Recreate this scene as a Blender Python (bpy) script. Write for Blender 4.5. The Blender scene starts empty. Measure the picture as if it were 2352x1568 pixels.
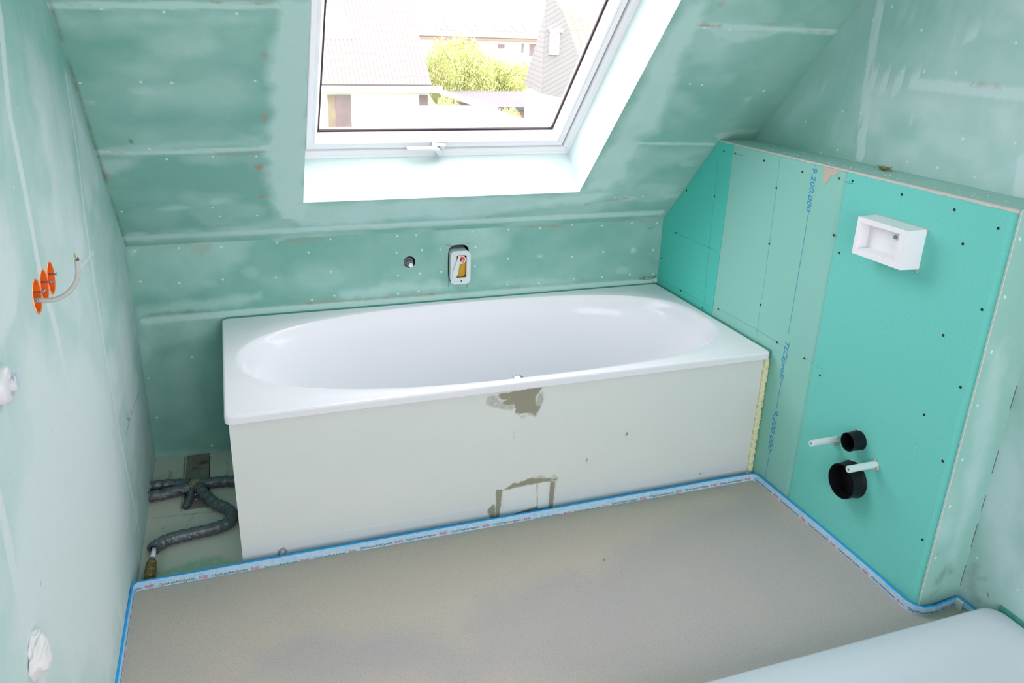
import bpy, bmesh, math, random
import numpy as np
from mathutils import Vector, Matrix, noise

scene = bpy.context.scene
COL = scene.collection
PI = math.pi

# ------------------------------------------------------------------ camera
cam_d = bpy.data.cameras.new('camera'); cam = bpy.data.objects.new('camera', cam_d); COL.objects.link(cam)
cam_d.sensor_fit = 'HORIZONTAL'; cam_d.sensor_width = 36.0
cam_d.lens = 1796.37 / 2352 * 36.0
cam_d.shift_x = 14.79 / 2352; cam_d.shift_y = -42.86 / 2352
cam_d.clip_start = 0.01; cam_d.clip_end = 400
_R = Vector((0.94463331, -0.32678731, 0.02963033)); _F = Vector((0.31610697, 0.88209077, -0.3492739)); _U = Vector((0.08800163, 0.33930212, 0.93655207))
cam.matrix_world = Matrix(((_R.x, _U.x, -_F.x, 0.36107586), (_R.y, _U.y, -_F.y, -2.87930737), (_R.z, _U.z, -_F.z, 1.51514878), (0, 0, 0, 1)))
scene.camera = cam

# ------------------------------------------------------------------ world, light, exposure
W = bpy.data.worlds.new('overcast_sky'); scene.world = W; W.use_nodes = True
wn = W.node_tree.nodes; wl = W.node_tree.links
bg = wn['Background']; bg.inputs['Strength'].default_value = 7.2
tc = wn.new('ShaderNodeTexCoord'); sx = wn.new('ShaderNodeSeparateXYZ'); cr = wn.new('ShaderNodeValToRGB')
wl.new(tc.outputs['Generated'], sx.inputs[0]); wl.new(sx.outputs['Z'], cr.inputs[0]); wl.new(cr.outputs[0], bg.inputs['Color'])
cr.color_ramp.elements[0].position = 0.0; cr.color_ramp.elements[0].color = (0.95, 0.79, 0.88, 1)
cr.color_ramp.elements[1].position = 0.6; cr.color_ramp.elements[1].color = (1.0, 0.84, 0.94, 1)

def portal(name, loc, sxy, direction):
    l = bpy.data.lights.new(name, 'AREA'); l.shape = 'RECTANGLE'; l.size, l.size_y = sxy
    l.cycles.is_portal = True
    o = bpy.data.objects.new(name, l); COL.objects.link(o); o.location = loc
    o.rotation_euler = Vector(direction).to_track_quat('-Z', 'Y').to_euler()
    return o

vs = scene.view_settings
vs.view_transform = 'Standard'; vs.look = 'None'; vs.gamma = 1.0; vs.use_curve_mapping = False
vs.exposure = 0.0
try:
    scene.cycles.diffuse_bounces = 6; scene.cycles.max_bounces = 12; scene.cycles.sample_clamp_indirect = 6.0
    scene.cycles.caustics_reflective = False; scene.cycles.caustics_refractive = False
except Exception:
    pass

# ------------------------------------------------------------------ dimensions (metres)
XB, XR, ZK, ZT = 2.094, 2.247, 0.784, 1.157
TH = math.radians(47.7315); CT, ST_ = math.cos(TH), math.sin(TH); TT = math.tan(TH)
YR, ZC = -3.9, 2.35                      # rear wall, flat ceiling
YS, YC, STRIP = -0.834, -1.575, 0.028    # screed edge, box corner, strip height
WX0, WX1, WS0, WS1, WD = 0.590, 1.626, 0.2145, 1.46, 0.19   # skylight opening in the slope, reveal depth
SLEN = (ZC - ZK) / ST_
LK = 0.0052                              # the left wall runs very slightly out of square

PAINT = {'B': [('poly', 'r', [(0.001, 0.785), (0.072, 0.787), (0.184, 0.784), (0.056, 0.772), (0.026, 0.746), (0.005, 0.732)], 0.5, 0, 0.008), ('line', 'g', [(0.064, 0.781), (0.183, 0.779), (0.269, 0.78)], 0.6, 0.003, 0.002),
       ('line', 'g', [(0.537, 0.775), (0.599, 0.774), (0.694, 0.777)], 0.7, 0.008, 0.005), ('line', 'g', [(1.424, 0.789), (1.48, 0.783), (1.565, 0.782), (1.613, 0.774), (1.681, 0.784)], 0.8, 0.008, 0.006),
       ('line', 'g', [(1.829, 0.784), (1.941, 0.784), (2.045, 0.777)], 0.9, 0.009, 0.005), ('blob', 'g', [(1.594, 0.6)], 0.5, 0.004, 0.003),
       ('line', 'r', [(0.025, 0.509), (0.288, 0.511), (0.584, 0.513), (0.917, 0.509), (1.56, 0.509), (2.085, 0.506)], 1.0, 0.026, 0.004),
       ('poly', 'r', [(-0.001, 0.554), (0.161, 0.576), (0.31, 0.58), (0.428, 0.583), (0.426, 0.554), (0.367, 0.547), (0.245, 0.532), (0.048, 0.528), (-0.003, 0.516)], 0.55, 0, 0.008),
       ('line', 'b', [(0.049, 0.533), (0.128, 0.533), (0.245, 0.532)], 0.35, 0.006, 0.006), ('line', 'g', [(0.521, 0.529), (0.649, 0.528), (0.781, 0.528), (0.926, 0.527), (1.11, 0.526)], 0.95, 0.006, 0.004),
       ('line', 'g', [(1.405, 0.529), (1.462, 0.528)], 0.9, 0.004, 0.003), ('line', 'g', [(1.708, 0.527), (1.773, 0.526)], 0.9, 0.003, 0.003), ('line', 'g', [(1.976, 0.524), (2.073, 0.521)], 0.9, 0.004, 0.003),
       ('line', 'b', [(2.008, 0.522), (2.072, 0.525), (2.087, 0.528)], 0.9, 0.005, 0.004), ('blob', 'b', [(2.075, 0.497)], 0.4, 0.008, 0.015),
       ('poly', 'r', [(0.701, 0.575), (0.85, 0.581), (0.918, 0.593), (1.022, 0.586), (1.164, 0.566), (1.182, 0.532), (0.917, 0.531), (0.715, 0.53)], 0.55, 0, 0.012),
       ('poly', 'r', [(0.436, 0.638), (0.577, 0.669), (0.69, 0.687), (0.752, 0.614), (0.652, 0.57), (0.449, 0.611)], 0.28, 0, 0.02),
       ('poly', 'r', [(1.329, 0.553), (1.422, 0.574), (1.577, 0.554), (1.717, 0.543), (1.698, 0.526), (1.424, 0.527)], 0.4, 0, 0.012), ('blob', 'r', [(0.4, 0.665)], 0.35, 0.04, 0.03),
       ('blob', 'r', [(1.964, 0.652)], 0.6, 0.02, 0.018), ('blob', 'r', [(1.533, 0.654)], 0.45, 0.03, 0.014), ('blob', 'r', [(1.92, 0.568)], 0.4, 0.05, 0.025), ('blob', 'r', [(1.309, 0.61)], 0.3, 0.06, 0.05),
       ('blob', 'r', [(1.198, 0.751)], 0.45, 0.05, 0.02), ('blob', 'r', [(0.507, 0.784)], 0.5, 0.03, 0.012), ('blob', 'r', [(0.255, 0.634)], 0.3, 0.04, 0.02),
       ('poly', 'r', [(0.004, 0.516), (0.288, 0.511), (0.28, 0.421), (0.144, 0.409), (0.012, 0.406)], 0.5, 0, 0.02),
       ('poly', 'r', [(0.084, 0.338), (0.158, 0.408), (0.216, 0.385), (0.174, 0.266), (0.193, 0.155), (0.137, 0.052), (0.086, 0.152)], 0.28, 0, 0.03), ('blob', 'r', [(0.012, 0.406)], 0.35, 0.04, 0.08),
       ('poly', 'b', [(0.066, 0.498), (0.153, 0.497), (0.171, 0.389), (0.063, 0.349), (0.028, 0.421)], 0.15, 0, 0.02), ('poly', 'g', [(0.212, 0.782), (0.277, 0.781), (0.27, 0.747), (0.208, 0.747)], 0.3, 0, 0.008),
       ('line', 'r', [(0.005, -0.03), (0.096, -0.036), (0.221, -0.046)], 0.3, 0.02, 0.01)],
 'FL': [('poly', 'r',
         [(0.374, -1.164), (0.44, -1.168), (0.495, -1.19), (0.554, -1.182), (0.641, -1.185), (0.69, -1.183), (0.766, -1.229), (0.839, -1.303), (0.867, -1.237), (0.942, -1.191), (1.003, -1.178), (1.053, -1.141),
          (1.14, -1.097), (1.212, -1.098), (1.274, -1.176), (1.382, -1.124), (1.552, -1.036), (1.843, -0.942), (2.034, -0.898), (2.072, -1.595), (2.106, -1.71), (1.885, -1.78), (0.425, -1.322), (0.283, -1.278),
          (0.286, -1.177)],
         0.85, 0, 0.035),
        ('poly', 'r', [(0.013, -0.96), (0.138, -1.083), (0.243, -1.254), (0.003, -1.19)], 0.35, 0, 0.05), ('blob', 'b', [(1.345, -1.102)], 0.7, 0.004, 0.003), ('blob', 'b', [(1.361, -1.122)], 0.7, 0.003, 0.003),
        ('line', 'b', [(1.214, -1.229), (1.223, -1.22)], 0.8, 0.002, 0.001), ('blob', 'b', [(0.847, -1.386)], 0.6, 0.003, 0.003), ('blob', 'b', [(0.685, -1.301)], 0.5, 0.003, 0.003),
        ('line', 'b', [(1.253, -0.833), (1.658, -0.845), (1.936, -0.854)], 0.12, 0.03, 0.03)],
 'G': [('line', 'g', [(0.144, -0.416), (0.134, -0.453), (0.119, -0.492)], 0.8, 0.006, 0.003),
       ('poly', 'g', [(0.052, -0.709), (0.094, -0.69), (0.156, -0.675), (0.22, -0.672), (0.27, -0.721), (0.277, -0.734), (0.145, -0.731), (0.06, -0.732)], 0.7, 0, 0.01),
       ('poly', 'g', [(0.041, -0.63), (0.065, -0.603), (0.063, -0.68), (0.036, -0.735)], 0.4, 0, 0.01), ('line', 'b', [(0.014, -0.404), (0.109, -0.411), (0.248, -0.426)], 0.6, 0.003, 0.003),
       ('line', 'b', [(0.103, -0.014), (0.106, -0.383)], 0.8, 0.005, 0.002), ('line', 'b', [(0.191, -0.015), (0.189, -0.389)], 0.8, 0.005, 0.002),
       ('poly', 'a', [(0.046, -0.096), (0.065, -0.102), (0.068, -0.159), (0.053, -0.155)], 0.6, 0, 0.006), ('poly', 'a', [(0.244, -0.088), (0.268, -0.095), (0.266, -0.223), (0.25, -0.249)], 0.5, 0, 0.012),
       ('blob', 'b', [(0.048, -0.475)], 0.7, 0.004, 0.003), ('blob', 'b', [(0.12, -0.456)], 0.6, 0.003, 0.003), ('blob', 'b', [(0.246, -0.634)], 0.6, 0.004, 0.003),
       ('poly', 'a', [(0.101, -0.382), (0.192, -0.39), (0.19, -0.43), (0.103, -0.425)], 0.2, 0, 0.01)],
 'L': [('line', 'r', [(1.144, 1.518), (1.208, 1.357), (1.2, 1.205), (1.201, 1.034), (1.156, 0.907), (1.14, 0.761), (1.129, 0.469), (1.017, 0.024)], 1.4, 0.028, 0.004),
       ('line', 'g', [(1.187, 1.203), (1.181, 1.046)], 0.25, 0.003, 0.002), ('line', 'r', [(0.597, 1.388), (0.605, 1.191), (0.647, 1.031), (0.668, 0.674), (0.65, 0.397), (0.582, 0.025)], 1.3, 0.016, 0.003),
       ('line', 'g', [(0.647, 0.937), (0.601, 0.852), (0.639, 0.739)], 0.5, 0.003, 0.002), ('line', 'r', [(1.685, 0.831), (1.693, 0.719), (1.692, 0.61), (1.676, 0.471)], 1.4, 0.028, 0.005),
       ('line', 'r', [(0.603, 0.926), (0.838, 0.946), (1.023, 0.94)], 0.8, 0.012, 0.004), ('line', 'g', [(0.717, 0.943), (0.793, 0.95)], 0.4, 0.004, 0.003),
       ('poly', 'r', [(1.213, 1.432), (1.261, 1.209), (1.188, 0.975), (0.905, 0.813), (0.706, 0.561), (0.711, 0.217), (0.74, 0.012), (1.269, 0.079), (1.843, 0.631)], 0.75, 0, 0.1),
       ('poly', 'r', [(1.194, 1.204), (0.778, 1.134), (0.732, 0.983), (0.63, 0.786), (0.505, 0.468), (0.547, 0.342), (1.017, 0.704)], 0.45, 0, 0.06),
       ('poly', 'r', [(0.581, 1.371), (0.471, 1.275), (0.323, 1.062), (0.586, 1.017), (0.605, 1.246)], 0.6, 0, 0.02)],
 'N': [('poly', 'r', [(2.123, 0.809), (2.16, 0.828), (2.196, 0.679), (2.202, 0.377), (2.197, 0.135), (2.166, 0.186), (2.15, 0.494)], 0.35, 0, 0.012),
       ('line', 'b', [(2.147, 0.087), (2.164, 0.113), (2.171, 0.141), (2.193, 0.121)], 0.35, 0.016, 0.01), ('line', 'b', [(2.142, 0.05), (2.169, 0.066)], 0.4, 0.012, 0.008),
       ('blob', 'b', [(2.124, 0.195)], 0.4, 0.004, 0.006)],
 'P': [('poly', 'a', [(1.138, 0.459), (1.237, 0.462), (1.216, 0.432), (1.218, 0.374), (1.149, 0.381), (1.146, 0.431), (1.14, 0.444)], 1, 0, 0.0015),
       ('poly', 'a', [(1.09, 0.455), (1.141, 0.459), (1.121, 0.43), (1.102, 0.435)], 0.95, 0, 0.004), ('poly', 'a', [(1.109, 0.457), (1.155, 0.46), (1.157, 0.413), (1.12, 0.421)], 0.8, 0, 0.003),
       ('poly', 'a', [(1.121, 0.437), (1.147, 0.438), (1.148, 0.408), (1.113, 0.415), (1.101, 0.429)], 0.75, 0, 0.005),
       ('poly', 'a', [(1.037, 0.429), (1.058, 0.457), (1.092, 0.456), (1.101, 0.429), (1.148, 0.408), (1.14, 0.389), (1.085, 0.407), (1.044, 0.416)], 0.52, 0, 0.01),
       ('poly', 'a', [(1.215, 0.429), (1.239, 0.449), (1.249, 0.413), (1.236, 0.391), (1.218, 0.37)], 0.58, 0, 0.008),
       ('poly', 'a', [(1.216, 0.402), (1.239, 0.399), (1.23, 0.377), (1.218, 0.359), (1.203, 0.369)], 0.8, 0, 0.005),
       ('poly', 'a', [(1.152, 0.38), (1.221, 0.372), (1.216, 0.355), (1.188, 0.367), (1.168, 0.346), (1.159, 0.36)], 0.45, 0, 0.006),
       ('poly', 'a', [(1.092, 0.112), (1.115, 0.107), (1.105, -0.007), (1.093, -0.004)], 0.95, 0, 0.002), ('poly', 'a', [(1.064, 0.044), (1.089, 0.061), (1.094, -0.01), (1.07, -0.005)], 0.8, 0, 0.005),
       ('poly', 'a', [(1.123, 0.108), (1.145, 0.125), (1.183, 0.127), (1.216, 0.134), (1.308, 0.117), (1.308, 0.107), (1.245, 0.111), (1.123, 0.106)], 0.85, 0, 0.005),
       ('poly', 'a', [(1.221, 0.142), (1.279, 0.13), (1.304, 0.134), (1.313, 0.113), (1.221, 0.125)], 0.55, 0, 0.008), ('poly', 'a', [(1.283, 0.108), (1.299, 0.108), (1.299, -0.01), (1.281, -0.008)], 0.95, 0, 0.002),
       ('poly', 'a', [(1.296, 0.105), (1.307, 0.11), (1.306, 0.028), (1.298, 0.004)], 0.5, 0, 0.006),
       ('poly', 'a', [(1.115, -0.004), (1.187, 0.012), (1.239, 0.021), (1.285, 0.005), (1.28, -0.008), (1.111, -0.011)], 0.9, 0, 0.003), ('line', 'b', [(1.236, 0.109), (1.243, 0.003)], 0.7, 0.003, 0.0015),
       ('line', 'b', [(1.123, 0.106), (1.183, 0.112), (1.289, 0.11)], 0.6, 0.003, 0.002), ('line', 'a', [(1.232, 0.107), (1.235, 0.042)], 0.5, 0.004, 0.003),
       ('line', 'a', [(0.399, 0.007), (0.404, 0.025), (0.416, 0.027), (0.422, 0.014), (0.417, 0.006)], 0.85, 0.008, 0.003), ('blob', 'a', [(1.556, 0.247)], 0.8, 0.008, 0.01),
       ('line', 'a', [(1.412, 0.16), (1.415, 0.179)], 0.8, 0.006, 0.003), ('blob', 'a', [(1.396, -0.0)], 0.7, 0.01, 0.005), ('blob', 'a', [(1.873, 0.037)], 0.6, 0.012, 0.008),
       ('line', 'a', [(0.814, 0.4), (0.847, 0.398)], 0.5, 0.002, 0.002), ('line', 'b', [(1.14, 0.322), (1.149, 0.294)], 0.5, 0.002, 0.0015), ('line', 'a', [(2.028, 0.003), (2.11, 0.005)], 0.5, 0.008, 0.005),
       ('line', 'r', [(0.352, 0.051), (0.747, 0.053), (1.079, 0.054)], 0.6, 0.003, 0.002), ('line', 'r', [(1.509, 0.035), (2.091, 0.023)], 0.6, 0.003, 0.002)],
 'R': [('line', 'r', [(0.852, 1.635), (0.856, 1.513), (0.861, 1.411), (0.886, 1.176)], 1.1, 0.032, 0.003), ('line', 'g', [(0.838, 1.636), (0.843, 1.574), (0.867, 1.437)], 0.6, 0.004, 0.002),
       ('blob', 'g', [(0.863, 1.45)], 0.7, 0.012, 0.02), ('blob', 'g', [(0.868, 1.268)], 0.6, 0.006, 0.012), ('blob', 'g', [(0.696, 1.255)], 0.4, 0.012, 0.008),
       ('line', 'r', [(0.887, 1.408), (1.042, 1.408), (1.193, 1.407), (1.39, 1.405)], 1.0, 0.028, 0.003), ('line', 'g', [(0.89, 1.422), (0.974, 1.421), (1.055, 1.421)], 0.6, 0.003, 0.002),
       ('line', 'g', [(1.231, 1.42), (1.284, 1.421), (1.322, 1.42)], 0.7, 0.005, 0.003), ('line', 'r', [(1.435, 1.248), (1.445, 1.162)], 1.0, 0.04, 0.01),
       ('poly', 'r', [(1.134, 1.541), (1.187, 1.574), (1.224, 1.564), (1.213, 1.532), (1.17, 1.514)], 0.8, 0, 0.006),
       ('poly', 'r', [(1.237, 1.396), (1.391, 1.402), (1.45, 1.196), (1.362, 1.281), (1.284, 1.327)], 0.6, 0, 0.05),
       ('poly', 'r', [(0.877, 1.525), (1.016, 1.563), (1.145, 1.474), (1.063, 1.447), (0.919, 1.434)], 0.35, 0, 0.04), ('blob', 'r', [(1.059, 1.315)], 0.5, 0.012, 0.04), ('blob', 'r', [(1.232, 1.263)], 0.4, 0.15, 0.06),
       ('blob', 'r', [(1.133, 1.358)], 0.4, 0.1, 0.03), ('poly', 'r', [(0.454, 1.205), (0.581, 1.366), (0.75, 1.445), (0.792, 1.433), (0.697, 1.333), (0.568, 1.234)], 0.35, 0, 0.02),
       ('line', 'r', [(0.631, 1.341), (0.785, 1.459)], 0.5, 0.008, 0.006), ('blob', 'r', [(0.758, 1.255)], 0.3, 0.04, 0.03), ('poly', 'r', [(0.691, 1.19), (0.84, 1.318), (0.886, 1.176), (0.779, 1.174)], 0.3, 0, 0.03),
       ('blob', 'r', [(1.281, 1.564)], 0.4, 0.1, 0.04), ('blob', 'r', [(0.959, 1.598)], 0.4, 0.06, 0.03),
       ('poly', 'r', [(1.51, 0.891), (1.535, 0.9), (1.725, 0.235), (1.686, 0.09), (1.579, 0.273), (1.539, 0.656)], 0.7, 0, 0.05),
       ('poly', 'r', [(1.568, 0.337), (1.599, 0.397), (1.652, 0.349), (1.627, 0.249), (1.589, 0.237)], 0.4, 0, 0.02), ('line', 'b', [(1.601, 0.143), (1.609, 0.089), (1.625, 0.057)], 0.35, 0.02, 0.012),
       ('line', 'b', [(1.61, 0.112), (1.637, 0.126)], 0.5, 0.008, 0.005), ('line', 'b', [(1.6, 0.068), (1.633, 0.055)], 0.3, 0.01, 0.008)],
 'S': [('poly', 'r', [(0.515, 1.063), (0.619, 1.067), (0.591, 0.213), (0.583, 0.099), (0.508, 0.11), (0.478, 0.284), (0.472, 0.386), (0.467, 0.524), (0.496, 0.676), (0.486, 0.797), (0.506, 0.936)], 1.0, 0, 0.012),
       ('poly', 'r', [(0.508, 0.208), (1.633, 0.217), (1.795, 0.208), (1.674, 0.129), (1.51, 0.117), (1.08, 0.073), (0.583, 0.071)], 0.8, 0, 0.02),
       ('poly', 'r', [(1.635, 0.211), (1.637, 1.128), (1.721, 1.133), (1.731, 1.03), (1.758, 0.873), (1.776, 0.736), (1.806, 0.562), (1.757, 0.517), (1.807, 0.316), (1.749, 0.182)], 0.85, 0, 0.02),
       ('line', 'r', [(0.011, 0.049), (0.302, 0.051), (0.599, 0.049), (1.258, 0.05), (1.53, 0.051), (2.058, 0.047)], 0.9, 0.035, 0.008),
       ('line', 'r', [(-0.004, 0.497), (0.091, 0.491), (0.246, 0.494), (0.487, 0.504)], 0.9, 0.022, 0.004), ('line', 'r', [(-0.003, 1.021), (0.508, 1.046)], 1.0, 0.021, 0.003),
       ('line', 'r', [(1.757, 0.496), (2.082, 0.483)], 0.85, 0.012, 0.003), ('line', 'r', [(1.722, 1.033), (1.876, 1.032), (2.235, 1.026)], 0.85, 0.022, 0.004),
       ('poly', 'r', [(1.755, 1.027), (2.004, 1.032), (2.09, 1.027), (1.999, 0.988), (1.914, 0.968), (1.809, 0.985)], 0.55, 0, 0.012),
       ('poly', 'r', [(0.004, 1.011), (0.492, 1.024), (0.47, 0.978), (0.386, 0.983), (0.271, 0.954), (0.193, 0.968), (0.062, 0.935), (0.002, 0.96)], 0.45, 0, 0.02),
       ('poly', 'r', [(0.137, 0.791), (0.422, 0.843), (0.451, 0.712), (0.367, 0.658), (0.232, 0.694), (0.141, 0.677), (0.118, 0.735)], 0.38, 0, 0.03),
       ('poly', 'r', [(0.01, 0.516), (0.215, 0.539), (0.46, 0.554), (0.484, 0.513), (0.211, 0.501), (0.012, 0.497)], 0.5, 0, 0.012),
       ('poly', 'r', [(-0.005, 0.468), (0.125, 0.477), (0.081, 0.424), (0.017, 0.396), (-0.006, 0.428)], 0.6, 0, 0.012), ('blob', 'r', [(0.179, 0.212)], 0.65, 0.07, 0.022),
       ('blob', 'r', [(0.326, 0.241)], 0.5, 0.05, 0.03), ('blob', 'r', [(0.162, 0.744)], 0.4, 0.06, 0.03), ('blob', 'r', [(0.026, 0.702)], 0.5, 0.02, 0.012), ('blob', 'r', [(0.054, 0.071)], 0.6, 0.05, 0.018),
       ('blob', 'r', [(0.361, 0.078)], 0.55, 0.1, 0.022), ('blob', 'r', [(0.219, 0.077)], 0.5, 0.05, 0.02),
       ('poly', 'r', [(-0.001, 0.058), (0.139, 0.097), (0.302, 0.057), (0.479, 0.134), (0.582, 0.126), (0.584, 0.016), (0.005, 0.012)], 0.4, 0, 0.02), ('blob', 'r', [(2.091, 0.721)], 0.45, 0.02, 0.02),
       ('blob', 'r', [(2.078, 1.043)], 0.35, 0.05, 0.02), ('blob', 'r', [(2.026, 0.373)], 0.4, 0.06, 0.025), ('blob', 'r', [(2.05, 0.163)], 0.45, 0.06, 0.02), ('blob', 'r', [(1.853, 0.161)], 0.5, 0.06, 0.02),
       ('poly', 'r', [(1.745, 0.482), (1.905, 0.466), (2.063, 0.449), (1.987, 0.374), (1.89, 0.339), (1.835, 0.205), (1.773, 0.265)], 0.35, 0, 0.02), ('blob', 'r', [(1.93, 0.489)], 0.4, 0.05, 0.012),
       ('poly', 'r', [(2.054, 0.535), (2.131, 0.565), (2.235, 0.566), (2.229, 0.544), (2.148, 0.535), (2.103, 0.498)], 0.4, 0, 0.004), ('blob', 'g', [(0.473, 0.882)], 0.8, 0.012, 0.012),
       ('blob', 'g', [(0.469, 0.639)], 0.8, 0.014, 0.024), ('blob', 'g', [(0.451, 0.413)], 0.9, 0.018, 0.02), ('blob', 'g', [(0.459, 0.343)], 0.6, 0.008, 0.012), ('blob', 'g', [(0.453, 0.256)], 0.9, 0.016, 0.011),
       ('blob', 'g', [(0.011, 0.386)], 0.7, 0.01, 0.02), ('blob', 'g', [(0.016, 0.33)], 0.7, 0.018, 0.007), ('line', 'g', [(0.004, 0.491), (0.045, 0.491), (0.08, 0.491)], 0.9, 0.006, 0.003),
       ('line', 'g', [(0.331, 0.481), (0.407, 0.481), (0.487, 0.489)], 0.9, 0.007, 0.003), ('line', 'g', [(0.36, 1.051), (0.43, 1.051), (0.504, 1.053)], 0.9, 0.006, 0.003),
       ('line', 'g', [(0.034, 1.023), (0.084, 1.024)], 0.6, 0.003, 0.003), ('blob', 'g', [(0.535, 0.119)], 0.8, 0.022, 0.005), ('line', 'g', [(1.287, 0.076), (1.39, 0.092)], 0.6, 0.008, 0.005),
       ('line', 'g', [(1.626, 0.035), (1.627, 0.112)], 0.7, 0.004, 0.003), ('line', 'g', [(1.683, 0.129), (1.752, 0.147), (1.853, 0.161)], 0.7, 0.008, 0.006),
       ('line', 'g', [(1.725, 1.035), (1.807, 1.031)], 0.9, 0.01, 0.004), ('line', 'g', [(1.928, 1.051), (1.988, 1.046)], 0.8, 0.008, 0.004), ('line', 'g', [(2.126, 1.023), (2.211, 1.023)], 0.8, 0.006, 0.003),
       ('blob', 'g', [(1.762, 1.112)], 0.5, 0.016, 0.012), ('line', 'g', [(0.599, 0.035), (0.917, 0.043), (1.259, 0.043)], 0.4, 0.003, 0.003), ('line', 'b', [(0.099, 0.549), (0.102, 0.531)], 0.8, 0.003, 0.002),
       ('line', 'g', [(0.008, 0.012), (0.156, 0.008), (0.299, 0.01)], 0.5, 0.003, 0.002)]}
DOTS = {'B': [(0.944, 0.77), (1.017, 0.77), (0.939, 0.706), (1.039, 0.71), (1.114, 0.707), (1.241, 0.772), (1.256, 0.71), (1.255, 0.631), (1.116, 0.617), (1.031, 0.616), (0.943, 0.614), (1.024, 0.543), (0.942, 0.54),
       (0.17, 0.769), (0.309, 0.766), (0.501, 0.771), (0.61, 0.727), (0.488, 0.638), (0.303, 0.644), (0.157, 0.643), (0.032, 0.657), (0.613, 0.541), (0.696, 0.551), (0.028, 0.767), (0.687, 0.647), (0.692, 0.773),
       (1.393, 0.773), (1.527, 0.771), (1.669, 0.779), (1.806, 0.768), (1.944, 0.773), (2.066, 0.767), (1.677, 0.643), (1.821, 0.654), (1.958, 0.655), (2.06, 0.649), (1.394, 0.652), (1.531, 0.654), (1.395, 0.543),
       (1.534, 0.538), (1.692, 0.546), (1.823, 0.543), (1.956, 0.545), (2.071, 0.539), (0.17, 0.356), (0.014, 0.289), (0.024, 0.126), (0.202, -0.02)],
 'F': [(0.378, 1.123), (0.448, 1.125), (0.616, 1.125), (0.816, 1.121), (0.98, 1.129), (1.037, 1.131), (0.156, 0.935), (0.354, 0.95), (0.701, 1.048), (0.11, 0.749), (0.359, 0.75), (0.708, 0.856), (0.018, 0.614),
       (1.001, 0.959), (1.036, 0.912), (0.197, 0.524), (0.712, 0.635), (1.226, 1.128), (1.4, 1.123), (1.531, 1.106), (1.447, 1.046), (1.454, 0.568), (1.542, 0.473), (1.542, 0.223), (1.543, 0.903), (1.454, 0.801),
       (1.539, 0.689), (0.826, 0.537), (0.969, 0.536), (1.051, 0.51), (0.366, 0.506), (0.469, 0.536)],
 'L': [(1.145, 1.351), (1.05, 1.103), (0.714, 1.001), (0.949, 0.672), (1.178, 0.664), (1.332, 0.766), (1.581, 0.6), (1.062, 0.327), (1.054, 1.3), (1.279, 1.228), (1.061, 1.011), (0.776, 0.692), (1.374, 0.989),
       (0.654, 0.916)],
 'N': [(2.116, 1.09), (2.117, 0.945), (2.122, 0.8), (2.123, 0.651), (2.121, 0.492), (2.12, 0.348), (2.118, 0.181)],
 'R': [(0.904, 1.616), (0.84, 1.58), (1.03, 1.552), (0.848, 1.438), (0.991, 1.439), (1.069, 1.443), (1.176, 1.445), (1.334, 1.526), (0.776, 1.304), (0.856, 1.308), (0.609, 1.253), (1.245, 1.278), (1.399, 1.288),
       (1.076, 1.19), (1.185, 1.191), (0.783, 1.183), (0.709, 1.163), (1.307, 1.185), (1.6, 0.17), (1.729, 0.161), (1.641, 0.368)],
 'S': [(0.108, 1.016), (0.244, 1.013), (0.412, 1.016), (0.16, 0.779), (0.235, 0.777), (0.449, 0.788), (0.015, 0.773), (0.144, 0.51), (0.034, 0.5), (0.316, 0.469), (0.186, 0.461), (0.443, 0.466), (0.022, 0.204),
       (0.437, 0.151), (0.318, 0.156), (0.296, 0.207), (1.754, 1.023), (1.847, 1.019), (1.823, 0.791), (1.87, 0.788), (2.13, 0.762), (2.041, 0.144), (1.92, 0.169), (1.798, 0.17)]}
PENCIL = {'B': [[(2.018, 0.742), (2.041, 0.748), (2.059, 0.75), (2.084, 0.748)], [(2.022, 0.517), (2.052, 0.516), (2.09, 0.52)], [(0.988, 0.716), (0.988, 0.709)], [(1.146, 0.594), (1.146, 0.55)], [(1.223, 0.568), (1.222, 0.542)],
       [(1.134, 0.724), (1.154, 0.723)], [(1.22, 0.724), (1.236, 0.723)]],
 'F': [[(0.344, 1.104), (0.354, 0.95), (0.359, 0.75), (0.371, 0.52)], [(-0.003, 0.747), (0.11, 0.749), (0.359, 0.75), (0.422, 0.749)], [(0.695, 1.156), (0.701, 1.048), (0.708, 0.856)],
       [(0.708, 0.856), (0.712, 0.749), (0.712, 0.635)], [(0.432, 1.122), (0.459, 1.123), (0.496, 1.126)], [(1.007, 1.125), (1.028, 1.124), (1.041, 1.125)], [(1.007, 1.125), (1.024, 1.121), (1.041, 1.125)],
       [(0.004, 0.515), (0.197, 0.529), (0.429, 0.525)], [(0.471, 0.537), (0.637, 0.54), (0.862, 0.538)], [(0.969, 0.536), (1.017, 0.535)], [(1.023, 0.533), (1.041, 0.534), (1.066, 0.536)],
       [(0.715, 0.52), (0.709, 0.634)]],
 'L': [[(0.183, 0.313), (0.279, 0.33), (0.358, 0.339), (0.442, 0.342), (0.548, 0.347)], [(0.477, 0.39), (0.496, 0.388), (0.495, 0.382)], [(0.488, 0.375), (0.465, 0.349)], [(0.456, 0.371), (0.475, 0.364), (0.455, 0.351)],
       [(0.389, 0.358), (0.415, 0.361), (0.413, 0.351)]],
 'R': [[(1.655, 0.095), (1.661, 0.083)], [(0.898, 1.153), (0.936, 1.153), (0.984, 1.155)], [(1.097, 1.153), (1.133, 1.155)], [(1.206, 1.154), (1.233, 1.153), (1.261, 1.154)], [(0.342, 1.157), (0.464, 1.156)],
       [(0.476, 1.156), (0.594, 1.153)], [(0.655, 1.155), (0.723, 1.154)]]}


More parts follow.
